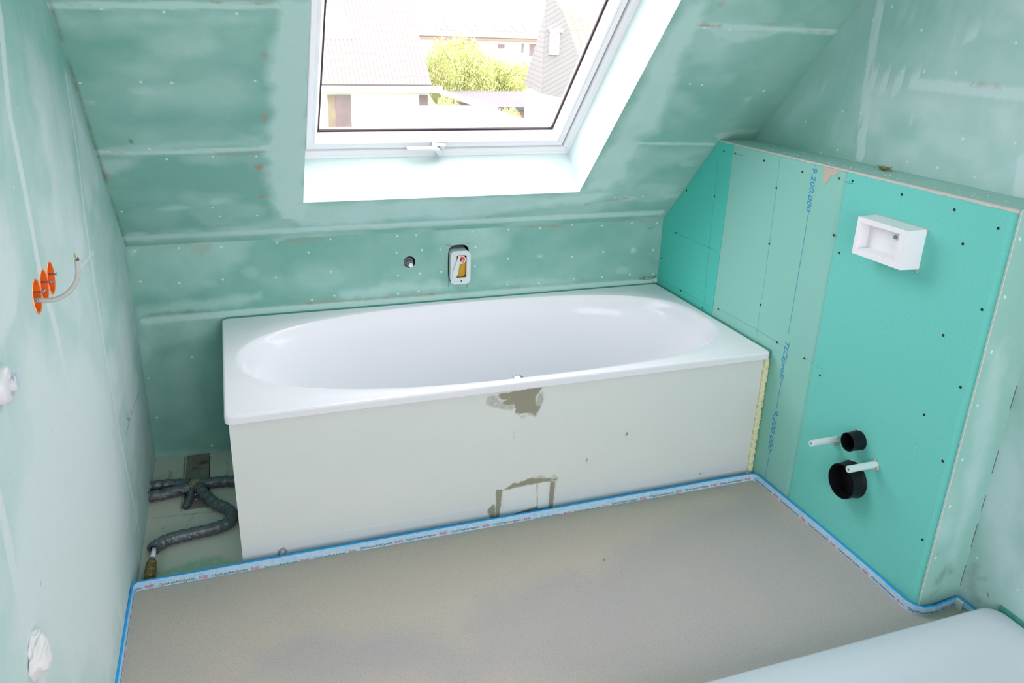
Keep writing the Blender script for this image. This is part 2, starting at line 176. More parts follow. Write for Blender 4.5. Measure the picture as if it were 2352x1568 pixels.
# ------------------------------------------------------------------ node helpers
def srgb(r, g, b):
    def f(c):
        c /= 255.0
        return c / 12.92 if c <= 0.04045 else ((c + 0.055) / 1.055) ** 2.4
    return (f(r), f(g), f(b), 1.0)

class NT:
    def __init__(s, name):
        s.m = bpy.data.materials.new(name); s.m.use_nodes = True
        s.n = s.m.node_tree.nodes; s.l = s.m.node_tree.links
        s.b = s.n['Principled BSDF']; s.out = s.n['Material Output']
    def new(s, t, **kw):
        nd = s.n.new(t)
        for k, v in kw.items(): setattr(nd, k, v)
        return nd
    def link(s, a, b): s.l.new(a, b)
    def noise(s, scale, detail=3, rough=0.5, vec=None, dist=0.0):
        nd = s.new('ShaderNodeTexNoise'); nd.inputs['Scale'].default_value = scale; nd.inputs['Detail'].default_value = detail
        nd.inputs['Roughness'].default_value = rough; nd.inputs['Distortion'].default_value = dist
        s.link(vec if vec is not None else s.coord(), nd.inputs['Vector']); return nd.outputs['Fac']
    def coord(s):
        if not hasattr(s, '_c'): s._c = s.new('ShaderNodeTexCoord').outputs['Object']
        return s._c
    def math(s, op, a, b=0.0, clamp=False):
        nd = s.new('ShaderNodeMath', operation=op); nd.use_clamp = clamp
        for i, v in enumerate((a, b)):
            if isinstance(v, (int, float)): nd.inputs[i].default_value = v
            else: s.link(v, nd.inputs[i])
        return nd.outputs[0]
    def mix(s, f, a, b):
        nd = s.new('ShaderNodeMix'); nd.data_type = 'RGBA'; nd.clamp_factor = True
        for i, v in ((0, f), (6, a), (7, b)):
            if isinstance(v, (int, float)): nd.inputs[i].default_value = v
            elif isinstance(v, tuple): nd.inputs[i].default_value = v
            else: s.link(v, nd.inputs[i])
        return nd.outputs[2]
    def ramp(s, f, p0, p1):
        nd = s.new('ShaderNodeMapRange'); nd.inputs[1].default_value = p0; nd.inputs[2].default_value = p1
        s.link(f, nd.inputs[0]); return nd.outputs[0]
    def bump(s, h, strength=0.2, dist=0.002):
        nd = s.new('ShaderNodeBump'); nd.inputs['Strength'].default_value = strength; nd.inputs['Distance'].default_value = dist
        s.link(h, nd.inputs['Height']); s.link(nd.outputs[0], s.b.inputs['Normal'])
    def set(s, color=None, rough=0.5, metal=0.0, spec=0.5, coat=0.0):
        if color is not None:
            if isinstance(color, tuple): s.b.inputs['Base Color'].default_value = color
            else: s.link(color, s.b.inputs['Base Color'])
        s.b.inputs['Roughness'].default_value = rough; s.b.inputs['Metallic'].default_value = metal
        s.b.inputs['Specular IOR Level'].default_value = spec; s.b.inputs['Coat Weight'].default_value = coat
        return s.m

def simple(name, color, rough=0.5, metal=0.0, var=0.06, scale=20.0, bump=0.0, spec=0.5, coat=0.0):
    t = NT(name); n = t.noise(scale, 4, 0.6)
    dark = tuple(c * (1 - var * 2) for c in color[:3]) + (1.0,)
    lite = tuple(min(1.0, c * (1 + var)) for c in color[:3]) + (1.0,)
    m = t.set(t.mix(n, dark, lite), rough, metal, spec, coat)
    if bump: t.bump(t.noise(scale * 4, 5, 0.6), bump)
    return m

def board_material(name, board, skim, brown=None, dark=None, var=0.35, rough=0.85, streak=None):
    """gypsum board with filler: colour attribute 'paint' says where the filler, sanded paper, dirt and mortar lie"""
    t = NT(name)
    at = t.new('ShaderNodeAttribute', attribute_name='paint'); sp = t.new('ShaderNodeSeparateColor'); t.link(at.outputs['Color'], sp.inputs[0])
    n1 = t.noise(9.0, 5, 0.6, dist=0.6); n2 = t.noise(60.0, 4, 0.6); n3 = t.noise(420.0, 2, 0.5)
    f = t.math('ADD', sp.outputs[0], t.math('MULTIPLY', t.math('SUBTRACT', n1, 0.5), var))
    f = t.math('ADD', f, t.math('MULTIPLY', t.math('SUBTRACT', n2, 0.5), 0.12), True)
    col = t.mix(f, board, skim)
    col = t.mix(t.math('MULTIPLY', t.math('SUBTRACT', n3, 0.42, True), 0.45), col, tuple(c * 0.72 for c in board[:3]) + (1,))
    g = t.math('MULTIPLY', sp.outputs[1], t.ramp(n2, 0.25, 0.5), True)
    col = t.mix(g, col, brown or srgb(168, 140, 120))
    b = t.math('MULTIPLY', sp.outputs[2], t.ramp(n2, 0.25, 0.5), True)
    col = t.mix(b, col, dark or srgb(52, 62, 50))
    a = t.math('SUBTRACT', t.math('MULTIPLY', at.outputs['Alpha'], 1.55), t.math('MULTIPLY', n2, 0.85), True); a = t.math('MULTIPLY', a, 1.35, True)
    col = t.mix(a, col, srgb(150, 148, 128))
    t.bump(t.math('ADD', f, t.math('MULTIPLY', n3, 0.15)), 0.15, 0.001)
    return t.set(col, rough, 0, 0.3)

M = {}
M['slope'] = board_material('sanded_green_board', srgb(124, 178, 164), srgb(184, 218, 210))
M['left'] = board_material('skimmed_green_board', srgb(142, 194, 184), srgb(212, 224, 224), var=0.5)
M['right'] = board_material('sanded_green_board_side', srgb(142, 190, 178), srgb(196, 220, 218))
M['reveal'] = board_material('skimmed_reveal', srgb(178, 212, 204), srgb(215, 230, 228), var=0.5)
M['plain'] = simple('green_board_plain', srgb(168, 206, 196), 0.85, var=0.05, scale=6)
M['fresh'] = simple('fresh_teal_board', srgb(112, 206, 193), 0.8, var=0.09, scale=170, spec=0.3)
M['corner'] = simple('deep_teal_board', srgb(86, 200, 184), 0.8, var=0.10, scale=150, spec=0.3)
M['matte'] = simple('pale_teal_board', srgb(140, 200, 186), 0.85, var=0.03, scale=200, spec=0.3)
M['spackle'] = simple('spackle_dot', srgb(198, 230, 220), 0.9, var=0.03)
M['faint'] = simple('faint_pencil', srgb(70, 122, 120), 0.8)
M['pencil'] = simple('pencil_line', srgb(50, 70, 70), 0.7, var=0.05)
M['screw'] = simple('black_screw', srgb(24, 30, 32), 0.45, 0.3, var=0.1)
M['render_'] = simple('raw_slab', srgb(120, 116, 108), 0.9)
M['ptorn'] = simple('torn_gypsum_edge', srgb(208, 200, 192), 0.95, var=0.08, scale=90, bump=0.3)
M['paper'] = simple('torn_paper_patch', srgb(196, 182, 168), 0.95, var=0.06, scale=60)
M['enamel'] = simple('white_enamel', (0.80, 0.81, 0.83, 1), 0.11, var=0.004, scale=3, spec=0.26)
M['acryl'] = simple('white_acrylic_tray', (0.54, 0.60, 0.64, 1), 0.25, var=0.004, scale=3, spec=0.5)
M['winwhite'] = simple('white_window_lacquer', (0.82, 0.83, 0.84, 1), 0.35, var=0.01, scale=5)
M['gasket'] = simple('dark_gasket', srgb(52, 40, 44), 0.5)
M['chrome'] = simple('chrome', (0.90, 0.90, 0.92, 1), 0.18, 1.0, var=0.02)
M['handle'] = simple('silver_handle', (0.66, 0.69, 0.70, 1), 0.3, 0.7, var=0.02)
M['eps'] = simple('white_polystyrene', (0.84, 0.84, 0.86, 1), 0.8, var=0.03, scale=120, bump=0.25)
M['pblack'] = simple('black_waste_pipe', srgb(14, 17, 21), 0.45, var=0.25, scale=18, spec=0.3)
M['pwhite'] = simple('white_plastic_tube', srgb(206, 222, 220), 0.35, var=0.03)
M['gyp'] = simple('broken_gypsum', srgb(206, 186, 176), 0.95, var=0.08, scale=120, bump=0.4)
M['orange'] = simple('orange_socket_plastic', srgb(244, 118, 36), 0.45, var=0.06)
M['steel'] = simple('zinc_steel', srgb(150, 155, 168), 0.35, 0.8)
M['cable'] = simple('grey_cable_sheath', srgb(186, 192, 184), 0.5, var=0.03)
M['yg'] = simple('earth_wire_green', srgb(130, 180, 50), 0.5)
M['navy'] = simple('blue_wire', srgb(34, 40, 110), 0.5)
M['brownw'] = simple('brown_wire', srgb(120, 60, 40), 0.5)
M['bluish'] = simple('bluish_plastic', srgb(196, 202, 218), 0.5)
M['plast'] = simple('white_plug_plastic', srgb(218, 220, 222), 0.4, var=0.02)
M['tissue'] = simple('tissue_paper', srgb(222, 222, 220), 0.95, var=0.03, scale=40, bump=0.3)
M['core'] = simple('blue_foam_core', srgb(10, 164, 240), 0.7, var=0.05, scale=150)
t = NT('pale_blue_fleece'); n = t.noise(70, 5, 0.7, dist=1.0)
M['film'] = t.set(t.mix(t.ramp(n, 0.3, 0.7), srgb(146, 200, 228), srgb(208, 226, 238)), 0.7)
t.bump(t.noise(120, 4), 0.3)
M['ink'] = simple('black_ink', srgb(22, 36, 60), 0.7)
M['redink'] = simple('red_ink', srgb(206, 52, 84), 0.7)
M['blueink'] = simple('blue_print', srgb(44, 142, 196), 0.8, var=0.08, scale=300)
M['foam'] = simple('cream_assembly_foam', srgb(226, 228, 186), 0.9, var=0.05, scale=80, bump=0.5)
M['tape'] = simple('green_sealing_band', srgb(70, 148, 132), 0.6, var=0.15, scale=30)
M['jacket'] = simple('grey_foil_jacket', srgb(112, 122, 126), 0.28, 0.55, var=0.35, scale=46, bump=0.8)
M['mortar'] = simple('dry_mortar', srgb(150, 148, 128), 0.95, var=0.25, scale=130, bump=0.8)
M['brass'] = simple('brass', srgb(160, 134, 84), 0.35, 0.85, var=0.08)
M['fluff'] = simple('hemp_fibre', srgb(160, 148, 96), 0.9, var=0.2)
M['crumb'] = simple('plaster_crumb', srgb(214, 228, 224), 0.9)
M['recess'] = simple('dark_wall_cavity', srgb(70, 56, 44), 0.9, var=0.2)
M['pgrey'] = simple('grey_pipe', srgb(128, 136, 138), 0.5, var=0.1)
M['frost'] = simple('frosted_white_box', srgb(214, 224, 224), 0.35, var=0.05)
M['ochre'] = simple('yellow_protection_cap', srgb(222, 176, 30), 0.45, var=0.12)
M['redlab'] = simple('red_label', srgb(226, 84, 62), 0.5)
M['whitelab'] = simple('white_label', srgb(238, 240, 242), 0.5, var=0.01)
M['blk'] = simple('black_print', srgb(24, 26, 30), 0.5)

# wood plank
t = NT('grey_wood_plank'); mp = t.new('ShaderNodeMapping'); mp.inputs['Scale'].default_value = (1.0, 0.06, 1.0); t.link(t.coord(), mp.inputs[0])
n = t.noise(160, 5, 0.7, vec=mp.outputs[0]); n2 = t.noise(14, 4, 0.6)
c = t.mix(n, srgb(104, 100, 92), srgb(150, 144, 132)); c = t.mix(t.ramp(n2, 0.55, 0.68), c, srgb(96, 70, 40))
M['wood'] = t.set(c, 0.8); t.bump(n, 0.3)
# screed
t = NT('screed')
at = t.new('ShaderNodeAttribute', attribute_name='paint'); sp = t.new('ShaderNodeSeparateColor'); t.link(at.outputs['Color'], sp.inputs[0])
n1 = t.noise(5, 5, 0.6); n2 = t.noise(55, 4, 0.65); n3 = t.noise(420, 3, 0.6)
f = t.math('ADD', sp.outputs[0], t.math('MULTIPLY', t.math('SUBTRACT', n1, 0.5), 0.5), True)
c = t.mix(f, srgb(190, 181, 167), srgb(174, 170, 167))
c = t.mix(t.ramp(n3, 0.45, 0.9), c, srgb(120, 116, 108))
vo = t.new('ShaderNodeTexVoronoi'); vo.inputs['Scale'].default_value = 90; t.link(t.coord(), vo.inputs['Vector'])
spk = t.math('MULTIPLY', t.ramp(vo.outputs['Distance'], 0.17, 0.08), t.ramp(t.noise(6, 4, 0.7), 0.50, 0.64), True)
spk = t.math('MULTIPLY', spk, t.math('SUBTRACT', 1.0, t.math('MULTIPLY', sp.outputs[0], 0.9)), True)
c = t.mix(t.math('MULTIPLY', spk, 0.55), c, srgb(96, 84, 66))
c = t.mix(sp.outputs[2], c, srgb(70, 72, 66))
c = t.mix(sp.outputs[1], c, srgb(120, 66, 58))
M['screed'] = t.set(c, 0.7, 0, 0.35); t.bump(n2, 0.12, 0.001)
M['fibre'] = board_material('gypsum_fibre_board', srgb(196, 200, 186), srgb(206, 208, 196), brown=srgb(130, 186, 152), var=0.3)
M['hatch'] = simple('hatch_polystyrene', srgb(222, 228, 222), 0.85, var=0.02, scale=30)
M['panel'] = board_material('coated_polystyrene_panel', srgb(214, 220, 214), srgb(232, 236, 230), var=0.25)

# glass: clear pane, thin
t = NT('clear_pane'); t.n.remove(t.b)
tr = t.new('ShaderNodeBsdfTransparent'); tr.inputs[0].default_value = (0.94, 0.96, 0.95, 1); gl = t.new('ShaderNodeBsdfGlossy'); gl.inputs['Roughness'].default_value = 0.02
fr = t.new('ShaderNodeFresnel'); fr.inputs[0].default_value = 1.45; mx = t.new('ShaderNodeMixShader')
t.link(fr.outputs[0], mx.inputs[0]); t.link(tr.outputs[0], mx.inputs[1]); t.link(gl.outputs[0], mx.inputs[2]); t.link(mx.outputs[0], t.out.inputs[0])
M['glass'] = t.m

# ------------------------------------------------------------------ object helpers
def link(o, parent=None):
    COL.objects.link(o)
    if parent is not None: o.parent = parent
    return o
def tag(o, label=None, cat=None, group=None, kind=None):
    if label: o['label'] = label
    if cat: o['category'] = cat
    if group: o['group'] = group
    if kind: o['kind'] = kind
    return o
def empty(name, loc=(0, 0, 0), **kw):
    o = bpy.data.objects.new(name, None); o.empty_display_size = 0.05; link(o); o.location = loc
    return tag(o, **kw)
def mesh_obj(name, verts, faces, mats, parent=None, smooth=False, mi=None, uvs=None):
    me = bpy.data.meshes.new(name); me.from_pydata([tuple(v) for v in verts], [], [tuple(f) for f in faces]); me.update()
    for m in (mats if isinstance(mats, (list, tuple)) else [mats]): me.materials.append(m)
    if mi is not None: me.polygons.foreach_set('material_index', mi)
    if smooth: me.polygons.foreach_set('use_smooth', [True] * len(me.polygons))
    o = bpy.data.objects.new(name, me); link(o)
    if parent is not None:
        o.parent = parent; o.matrix_parent_inverse = Matrix.Translation(parent.location).inverted()
    return o
def bm_obj(name, bm, mat, parent=None, smooth=False, bevel=0.0):
    me = bpy.data.meshes.new(name)
    if bevel:
        bmesh.ops.bevel(bm, geom=[e for e in bm.edges if len(e.link_faces) == 2 and e.calc_face_angle(0) > 0.5], offset=bevel, segments=2, affect='EDGES', profile=0.5)
    bmesh.ops.recalc_face_normals(bm, faces=bm.faces[:])
    bm.to_mesh(me); bm.free()
    for m in (mat if isinstance(mat, (list, tuple)) else [mat]): me.materials.append(m)
    if smooth: me.polygons.foreach_set('use_smooth', [True] * len(me.polygons))
    o = bpy.data.objects.new(name, me); link(o)
    if parent is not None:
        o.parent = parent; o.matrix_parent_inverse = Matrix.Translation(parent.location).inverted()
    return o
def box(bm, x0, x1, y0, y1, z0, z1, M4=None):
    r = bmesh.ops.create_cube(bm, size=1.0)
    for v in r['verts']:
        v.co = Vector(((x0 + x1) / 2 + v.co.x * (x1 - x0), (y0 + y1) / 2 + v.co.y * (y1 - y0), (z0 + z1) / 2 + v.co.z * (z1 - z0)))
        if M4 is not None: v.co = M4 @ v.co
    return r['verts']
def box_obj(name, b, mat, parent=None, bevel=0.0, M4=None):
    bm = bmesh.new(); box(bm, *b, M4=M4); return bm_obj(name, bm, mat, parent, bevel=bevel)
def prism(bm, pts2, a, b, f):
    """extrude a 2-D outline between depths a and b; f(p, depth) -> 3-D"""
    va = [bm.verts.new(f(p, a)) for p in pts2]; vb = [bm.verts.new(f(p, b)) for p in pts2]
    n = len(pts2); bm.faces.new(va); bm.faces.new(vb[::-1])
    for i in range(n): bm.faces.new((va[i], vb[i], vb[(i + 1) % n], va[(i + 1) % n]))
def frame_axes(d):
    d = Vector(d).normalized(); a = Vector((0, 0, 1)) if abs(d.z) < 0.9 else Vector((1, 0, 0))
    x = d.cross(a).normalized(); return x, d.cross(x).normalized(), d
def revolve(bm, origin, axis, prof, n=32):
    """prof: list of (distance along the axis, radius)"""
    x, y, d = frame_axes(axis); o = Vector(origin); rings = []
    for (h, r) in prof:
        if r < 1e-6: rings.append([bm.verts.new(o + d * h)])
        else: rings.append([bm.verts.new(o + d * h + (x * math.cos(2 * PI * i / n) + y * math.sin(2 * PI * i / n)) * r) for i in range(n)])
    for A, B in zip(rings, rings[1:]):
        for i in range(n):
            j = (i + 1) % n
            if len(A) == 1 and len(B) == 1: continue
            if len(A) == 1: bm.faces.new((A[0], B[i], B[j]))
            elif len(B) == 1: bm.faces.new((A[i], B[0], A[j]))
            else: bm.faces.new((A[i], B[i], B[j], A[j]))
def smooth_path(pts, n=10):
    P = [Vector(p) for p in pts]; P = [2 * P[0] - P[1]] + P + [2 * P[-1] - P[-2]]; out = []
    for i in range(1, len(P) - 2):
        for k in range(n):
            t = k / n; a, b, c, d = P[i - 1:i + 3]
            out.append(0.5 * ((2 * b) + (c - a) * t + (2 * a - 5 * b + 4 * c - d) * t * t + (3 * b - a - 3 * c + d) * t ** 3))
    out.append(P[-2]); return out
def tube(bm, pts, rad, n=14, wrinkle=0.0, seed=0, cap=True, hollow=0.0):
    x = None; rings = []
    for i, p in enumerate(pts):
        d = (pts[min(i + 1, len(pts) - 1)] - pts[max(i - 1, 0)]).normalized()
        if x is None: x, y, _ = frame_axes(d)
        else: x = (x - d * x.dot(d)).normalized(); y = d.cross(x)
        ring = []
        for k in range(n):
            a = 2 * PI * k / n; r = rad
            if wrinkle: r *= 1 + wrinkle * (noise.noise(Vector((i * 0.55, math.cos(a) * 1.3 + seed, math.sin(a) * 1.3))) + 0.6 * math.sin(i * 1.1 + a * 1.0 + seed))
            ring.append(bm.verts.new(p + (x * math.cos(a) + y * math.sin(a)) * r))
        rings.append(ring)
    for A, B in zip(rings, rings[1:]):
        for i in range(n): bm.faces.new((A[i], B[i], B[(i + 1) % n], A[(i + 1) % n]))
    if cap:
        bm.faces.new(rings[0][::-1])
        if not hollow: bm.faces.new(rings[-1])
    if hollow:
        d = (pts[-1] - pts[-2]).normalized(); c = pts[-1]
        inn = [bm.verts.new(c + (v.co - c) * (1 - hollow)) for v in rings[-1]]; dp = [bm.verts.new(v.co - d * rad * 2.0) for v in inn]
        for A, B in ((rings[-1], inn), (inn, dp)):
            for i in range(n): bm.faces.new((A[i], B[i], B[(i + 1) % n], A[(i + 1) % n]))
        bm.faces.new(dp)

FONT = None
def text_verts(s, size, shear=0.0, bold=0.0, align='LEFT'):
    cu = bpy.data.curves.new('lettering_source', 'FONT'); cu.body = s; cu.size = size; cu.shear = shear; cu.offset = bold
    cu.align_x = align; cu.resolution_u = 2; cu.fill_mode = 'FRONT'
    o = bpy.data.objects.new('lettering_source', cu); COL.objects.link(o)
    dg = bpy.context.evaluated_depsgraph_get(); me = o.evaluated_get(dg).to_mesh()
    V = [v.co.copy() for v in me.vertices]; F = [tuple(p.vertices) for p in me.polygons]
    o.evaluated_get(dg).to_mesh_clear(); bpy.data.objects.remove(o); bpy.data.curves.remove(cu)
    w = max(v.x for v in V) - min(v.x for v in V)
    return V, F, w

# ------------------------------------------------------------------ wear and filler painted on wall coordinates
def _h(ix, iy, s):
    v = np.sin(ix * 127.1 + iy * 311.7 + s * 74.7) * 43758.5453
    return v - np.floor(v)
def vn(x, y, s):
    ix, iy = np.floor(x), np.floor(y); fx, fy = x - ix, y - iy; fx = fx * fx * (3 - 2 * fx); fy = fy * fy * (3 - 2 * fy)
    return (_h(ix, iy, s) * (1 - fx) + _h(ix + 1, iy, s) * fx) * (1 - fy) + (_h(ix, iy + 1, s) * (1 - fx) + _h(ix + 1, iy + 1, s) * fx) * fy
def fbm(x, y, s, o=4):
    r = 0; a = 0.5
    for k in range(o): r = r + a * vn(x * 2 ** k, y * 2 ** k, s + k * 7); a *= 0.5
    return r / (1 - 0.5 ** o)
def seg_dist(u, v, P):
    d = np.full(u.shape, 1e9)
    for (ax, ay), (bx, by) in zip(P, P[1:]):
        L = (bx - ax) ** 2 + (by - ay) ** 2 + 1e-12; t_ = np.clip(((u - ax) * (bx - ax) + (v - ay) * (by - ay)) / L, 0, 1)
        d = np.minimum(d, np.hypot(u - ax - t_ * (bx - ax), v - ay - t_ * (by - ay)))
    return d
def inside(u, v, P):
    r = np.zeros(u.shape, bool)
    for (ax, ay), (bx, by) in zip(P, P[1:] + P[:1]):
        c = ((ay > v) != (by > v)) & (u < (bx - ax) * (v - ay) / ((by - ay) or 1e-9) + ax); r ^= c
    return r
def paint(key, u, v, base, seed=1):
    A = np.zeros((len(u), 4)); A[:, 0] = base
    for i, (kind, ch, P, amt, w, soft) in enumerate(PAINT.get(key, [])):
        c = 'rgba'[['r', 'g', 'b', 'a'].index(ch)]; ci = 'rgba'.index(c); sf = max(soft * (1.5 if (ch == 'r' and kind == 'poly' and soft > .005) else 1), 0.0015)
        if kind == 'blob':
            rx, ry = w, soft; e = ((u - P[0][0]) / rx) ** 2 + ((v - P[0][1]) / ry) ** 2
            m = np.clip(1.25 - e - 0.9 * fbm(u / rx * 1.2, v / ry * 1.2, seed + i) + 0.3, 0, 1)
        else:
            mar = w + sf * 4
            box_ = (u > min(p[0] for p in P) - mar) & (u < max(p[0] for p in P) + mar) & (v > min(p[1] for p in P) - mar) & (v < max(p[1] for p in P) + mar)
            m = np.zeros(len(u))
            if not box_.any(): continue
            uu, vv = u[box_], v[box_]; fq = 1.0 / (sf * 3.0)
            nz = (fbm(uu * fq, vv * fq, seed + i) - 0.5) * (1.0 if (kind == 'line' and ch == 'r') else 2.6) * sf
            if kind == 'line': sd = w / 2 - seg_dist(uu, vv, P)
            else: sd = seg_dist(uu, vv, P + P[:1]); sd = np.where(inside(uu, vv, P), sd, -sd)
            m[box_] = np.clip((sd + nz) / sf * 0.5 + 0.5, 0, 1)
            if kind == 'line' and ch == 'g': m = m * np.clip(fbm(u * 28, v * 28, i) * 2.4 - 0.5, 0, 1)
        A[:, ci] = np.maximum(A[:, ci], np.minimum(A[:, ci], 0.5) * 0.6 * m * (1 if ci == 0 else 0) + m * amt)
    return np.clip(A, 0, 1.4)

def lin(a, b, step): return np.linspace(a, b, max(2, int(round((b - a) / step)) + 1))
def painted_wall(name, place, us, vs_, key, mat, base, rects=(), holes=(), vtop=None, kind='structure', parent=None, flip=False, seed=1, extra=None):
    """a board face on a fine grid; place(u, v, lift) gives the 3-D point"""
    nu, nv = len(us), len(vs_); UU, VV = np.meshgrid(us, vs_, indexing='ij')
    if vtop is not None:
        v0 = vs_[0]; VV = v0 + (VV - v0) / (vs_[-1] - v0) * (np.array([vtop(a) for a in us])[:, None] - v0)
    u, v = UU.ravel(), VV.ravel()
    cu = (UU[:-1, :-1] + UU[1:, 1:]) / 2; cv = (VV[:-1, :-1] + VV[1:, 1:]) / 2; keep = np.ones(cu.shape, bool)
    for (a, b, c, d) in rects: keep &= ~((cu > a) & (cu < b) & (cv > c) & (cv < d))
    hs = []
    for (hu, hv, ru, rv, e) in holes:
        keep &= ~((np.abs((cu - hu) / ru) ** e + np.abs((cv - hv) / rv) ** e) < 1.0)
    ii, jj = np.nonzero(keep); a = ii * nv + jj; F = np.stack([a, a + nv, a + nv + 1, a + 1], 1)
    if flip: F = F[:, ::-1]
    # pull the rim of every round hole onto its outline
    if holes:
        cnt = np.bincount(F.ravel(), minlength=len(u)); u = u.copy(); v = v.copy()
        for (hu, hv, ru, rv, e) in holes:
            q = (np.abs((u - hu) / ru) ** e + np.abs((v - hv) / rv) ** e) ** (1 / e)
            near = (cnt > 0) & (cnt < 4) & (q < 1.6) & (q > 0.3)
            u[near] = hu + (u[near] - hu) / q[near]; v[near] = hv + (v[near] - hv) / q[near]
    rough = fbm(u * 3.1, v * 3.1, seed + 50) - 0.5
    if base.__class__ is tuple: b0 = base[0] + base[1] * rough + (base[2](u, v) if len(base) > 2 else 0)
    else: b0 = base + 0.5 * rough
    if key in 'SBRNL':
        bl = fbm(u * 7, v * 11, seed + 90, 5); b0 = b0 + 0.5 * (bl - 0.5) + 0.35 * np.clip((fbm(u * 3.3, v * 5.5, seed + 70, 3) - 0.58) * 8, 0, 1)
    A = paint(key, u, v, np.clip(b0, 0, 1), seed)
    if extra is not None: A = extra(u, v, A)
    V = [place(p, q, 0.0) for p, q in zip(u, v)]; Fl = F.tolist(); mi = [0] * len(Fl); col = [tuple(r) for r in A]
    def add(poly, lift, m):
        k = len(V)
        for (p, q) in poly: V.append(place(p, q, lift)); col.append((0, 0, 0, 0))
        Fl.append(list(range(k, k + len(poly)))[::-1 if flip else 1]); mi.append(m)
    rnd = random.Random(seed)
    for (p, q) in DOTS.get(key, []) if key != 'F' else []:
        r = 0.0042 * rnd.uniform(0.85, 1.2); add([(p + r * math.cos(t_ * PI / 5), q + r * math.sin(t_ * PI / 5)) for t_ in range(10)], 0.0004, 1)
    for P in PENCIL.get(key, []): pencil_strip(P, add)
    o = mesh_obj(name, V, Fl, [mat, M['spackle'], M['pencil']], parent, mi=mi)
    ca = o.data.color_attributes.new('paint', 'FLOAT_COLOR', 'POINT'); ca.data.foreach_set('color', np.array(col, dtype=np.float32).ravel())
    if kind: o['kind'] = kind
    return o
def pencil_strip(P, add, w=0.0012, m=2, lift=0.0006):
    for (a, b), (c, d) in zip(P, P[1:]):
        L = math.hypot(c - a, d - b) or 1; nx, ny = -(d - b) / L * w / 2, (c - a) / L * w / 2
        add([(a - nx, b - ny), (c - nx, d - ny), (c + nx, d + ny), (a + nx, b + ny)], lift, m)

def slope_pt(x, s, out=0.0):
    """a point on the sloping ceiling, s up the slope from the knee wall, out = distance towards the roof"""
    return (x, -CT * s + ST_ * out, ZK + ST_ * s + CT * out)

# ------------------------------------------------------------------ the room shell
S_us = np.concatenate([lin(-0.012, WX0, 0.008)[:-1], lin(WX0, WX1, 0.012)[:-1], lin(WX1, XR + 0.002, 0.008)])
S_vs = np.concatenate([lin(0, WS0, 0.006)[:-1], lin(WS0, 1.25, 0.008)[:-1], lin(1.25, WS1, 0.03)[:-1], lin(WS1, SLEN, 0.06)])
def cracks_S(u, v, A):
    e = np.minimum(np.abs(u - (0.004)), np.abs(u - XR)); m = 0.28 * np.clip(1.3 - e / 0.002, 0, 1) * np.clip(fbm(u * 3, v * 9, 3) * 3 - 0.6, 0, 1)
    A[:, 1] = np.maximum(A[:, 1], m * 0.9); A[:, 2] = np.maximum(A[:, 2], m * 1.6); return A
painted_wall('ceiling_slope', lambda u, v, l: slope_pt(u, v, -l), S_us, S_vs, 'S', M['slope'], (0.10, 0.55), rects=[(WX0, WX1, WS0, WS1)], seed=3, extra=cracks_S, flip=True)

MIX = (1.187, 0.644); STUB = (0.989, 0.6645)
B_us = lin(-0.006, XB + 0.02, 0.006); B_vs = lin(-0.06, ZK, 0.006)
painted_wall('wall_back', lambda u, v, l: (u, -l, v), B_us, B_vs, 'B', M['slope'], (0.10, 0.35, lambda u, v: 0.06 * (v > 0.55)), holes=[(STUB[0], STUB[1], 0.023, 0.024, 2.0), (MIX[0], MIX[1], 0.044, 0.078, 4.0)], seed=9)

L_us = np.concatenate([lin(0.0, 1.95, 0.008)[:-1], lin(1.95, -YR, 0.06)]); L_vs = np.concatenate([lin(-0.06, 1.75, 0.008)[:-1], lin(1.75, ZC, 0.06)])
SOCK = [(1.258, 1.016), (1.190, 1.015), (1.124, 1.012)]
def left_top(u): return min(ZC, ZK + u * TT)
painted_wall('wall_left', lambda u, v, l: (-LK * u + l, -u, v), L_us, L_vs, 'L', M['left'],
             (0.22, 0.5, lambda u, v: np.clip(u * 0.5, 0, 0.42) - np.clip((v - 0.95) * 0.55, 0, 0.35) + 0.22 * (fbm(u * 30, v * 2.2, 4) - 0.5)),
             holes=[(a, b, 0.0318, 0.0318, 2.0) for a, b in SOCK], vtop=left_top, seed=21, flip=True)

R_us = np.concatenate([lin(0.0, 1.9, 0.008)[:-1], lin(1.9, -YR, 0.06)]); R_vs = np.concatenate([lin(-0.06, 1.72, 0.008)[:-1], lin(1.72, ZC, 0.06)])
painted_wall('wall_right', lambda u, v, l: (XR - l, -u, v), R_us, R_vs, 'R', M['right'], (0.28, 0.5, lambda u, v: np.clip((u - 0.5) * 0.22, 0, 0.3) + 0.12 * (fbm(u * 20, v * 3, 4) - 0.5)), vtop=left_top, seed=33)  # filler rises toward the camera, partly painting in the brighter light there

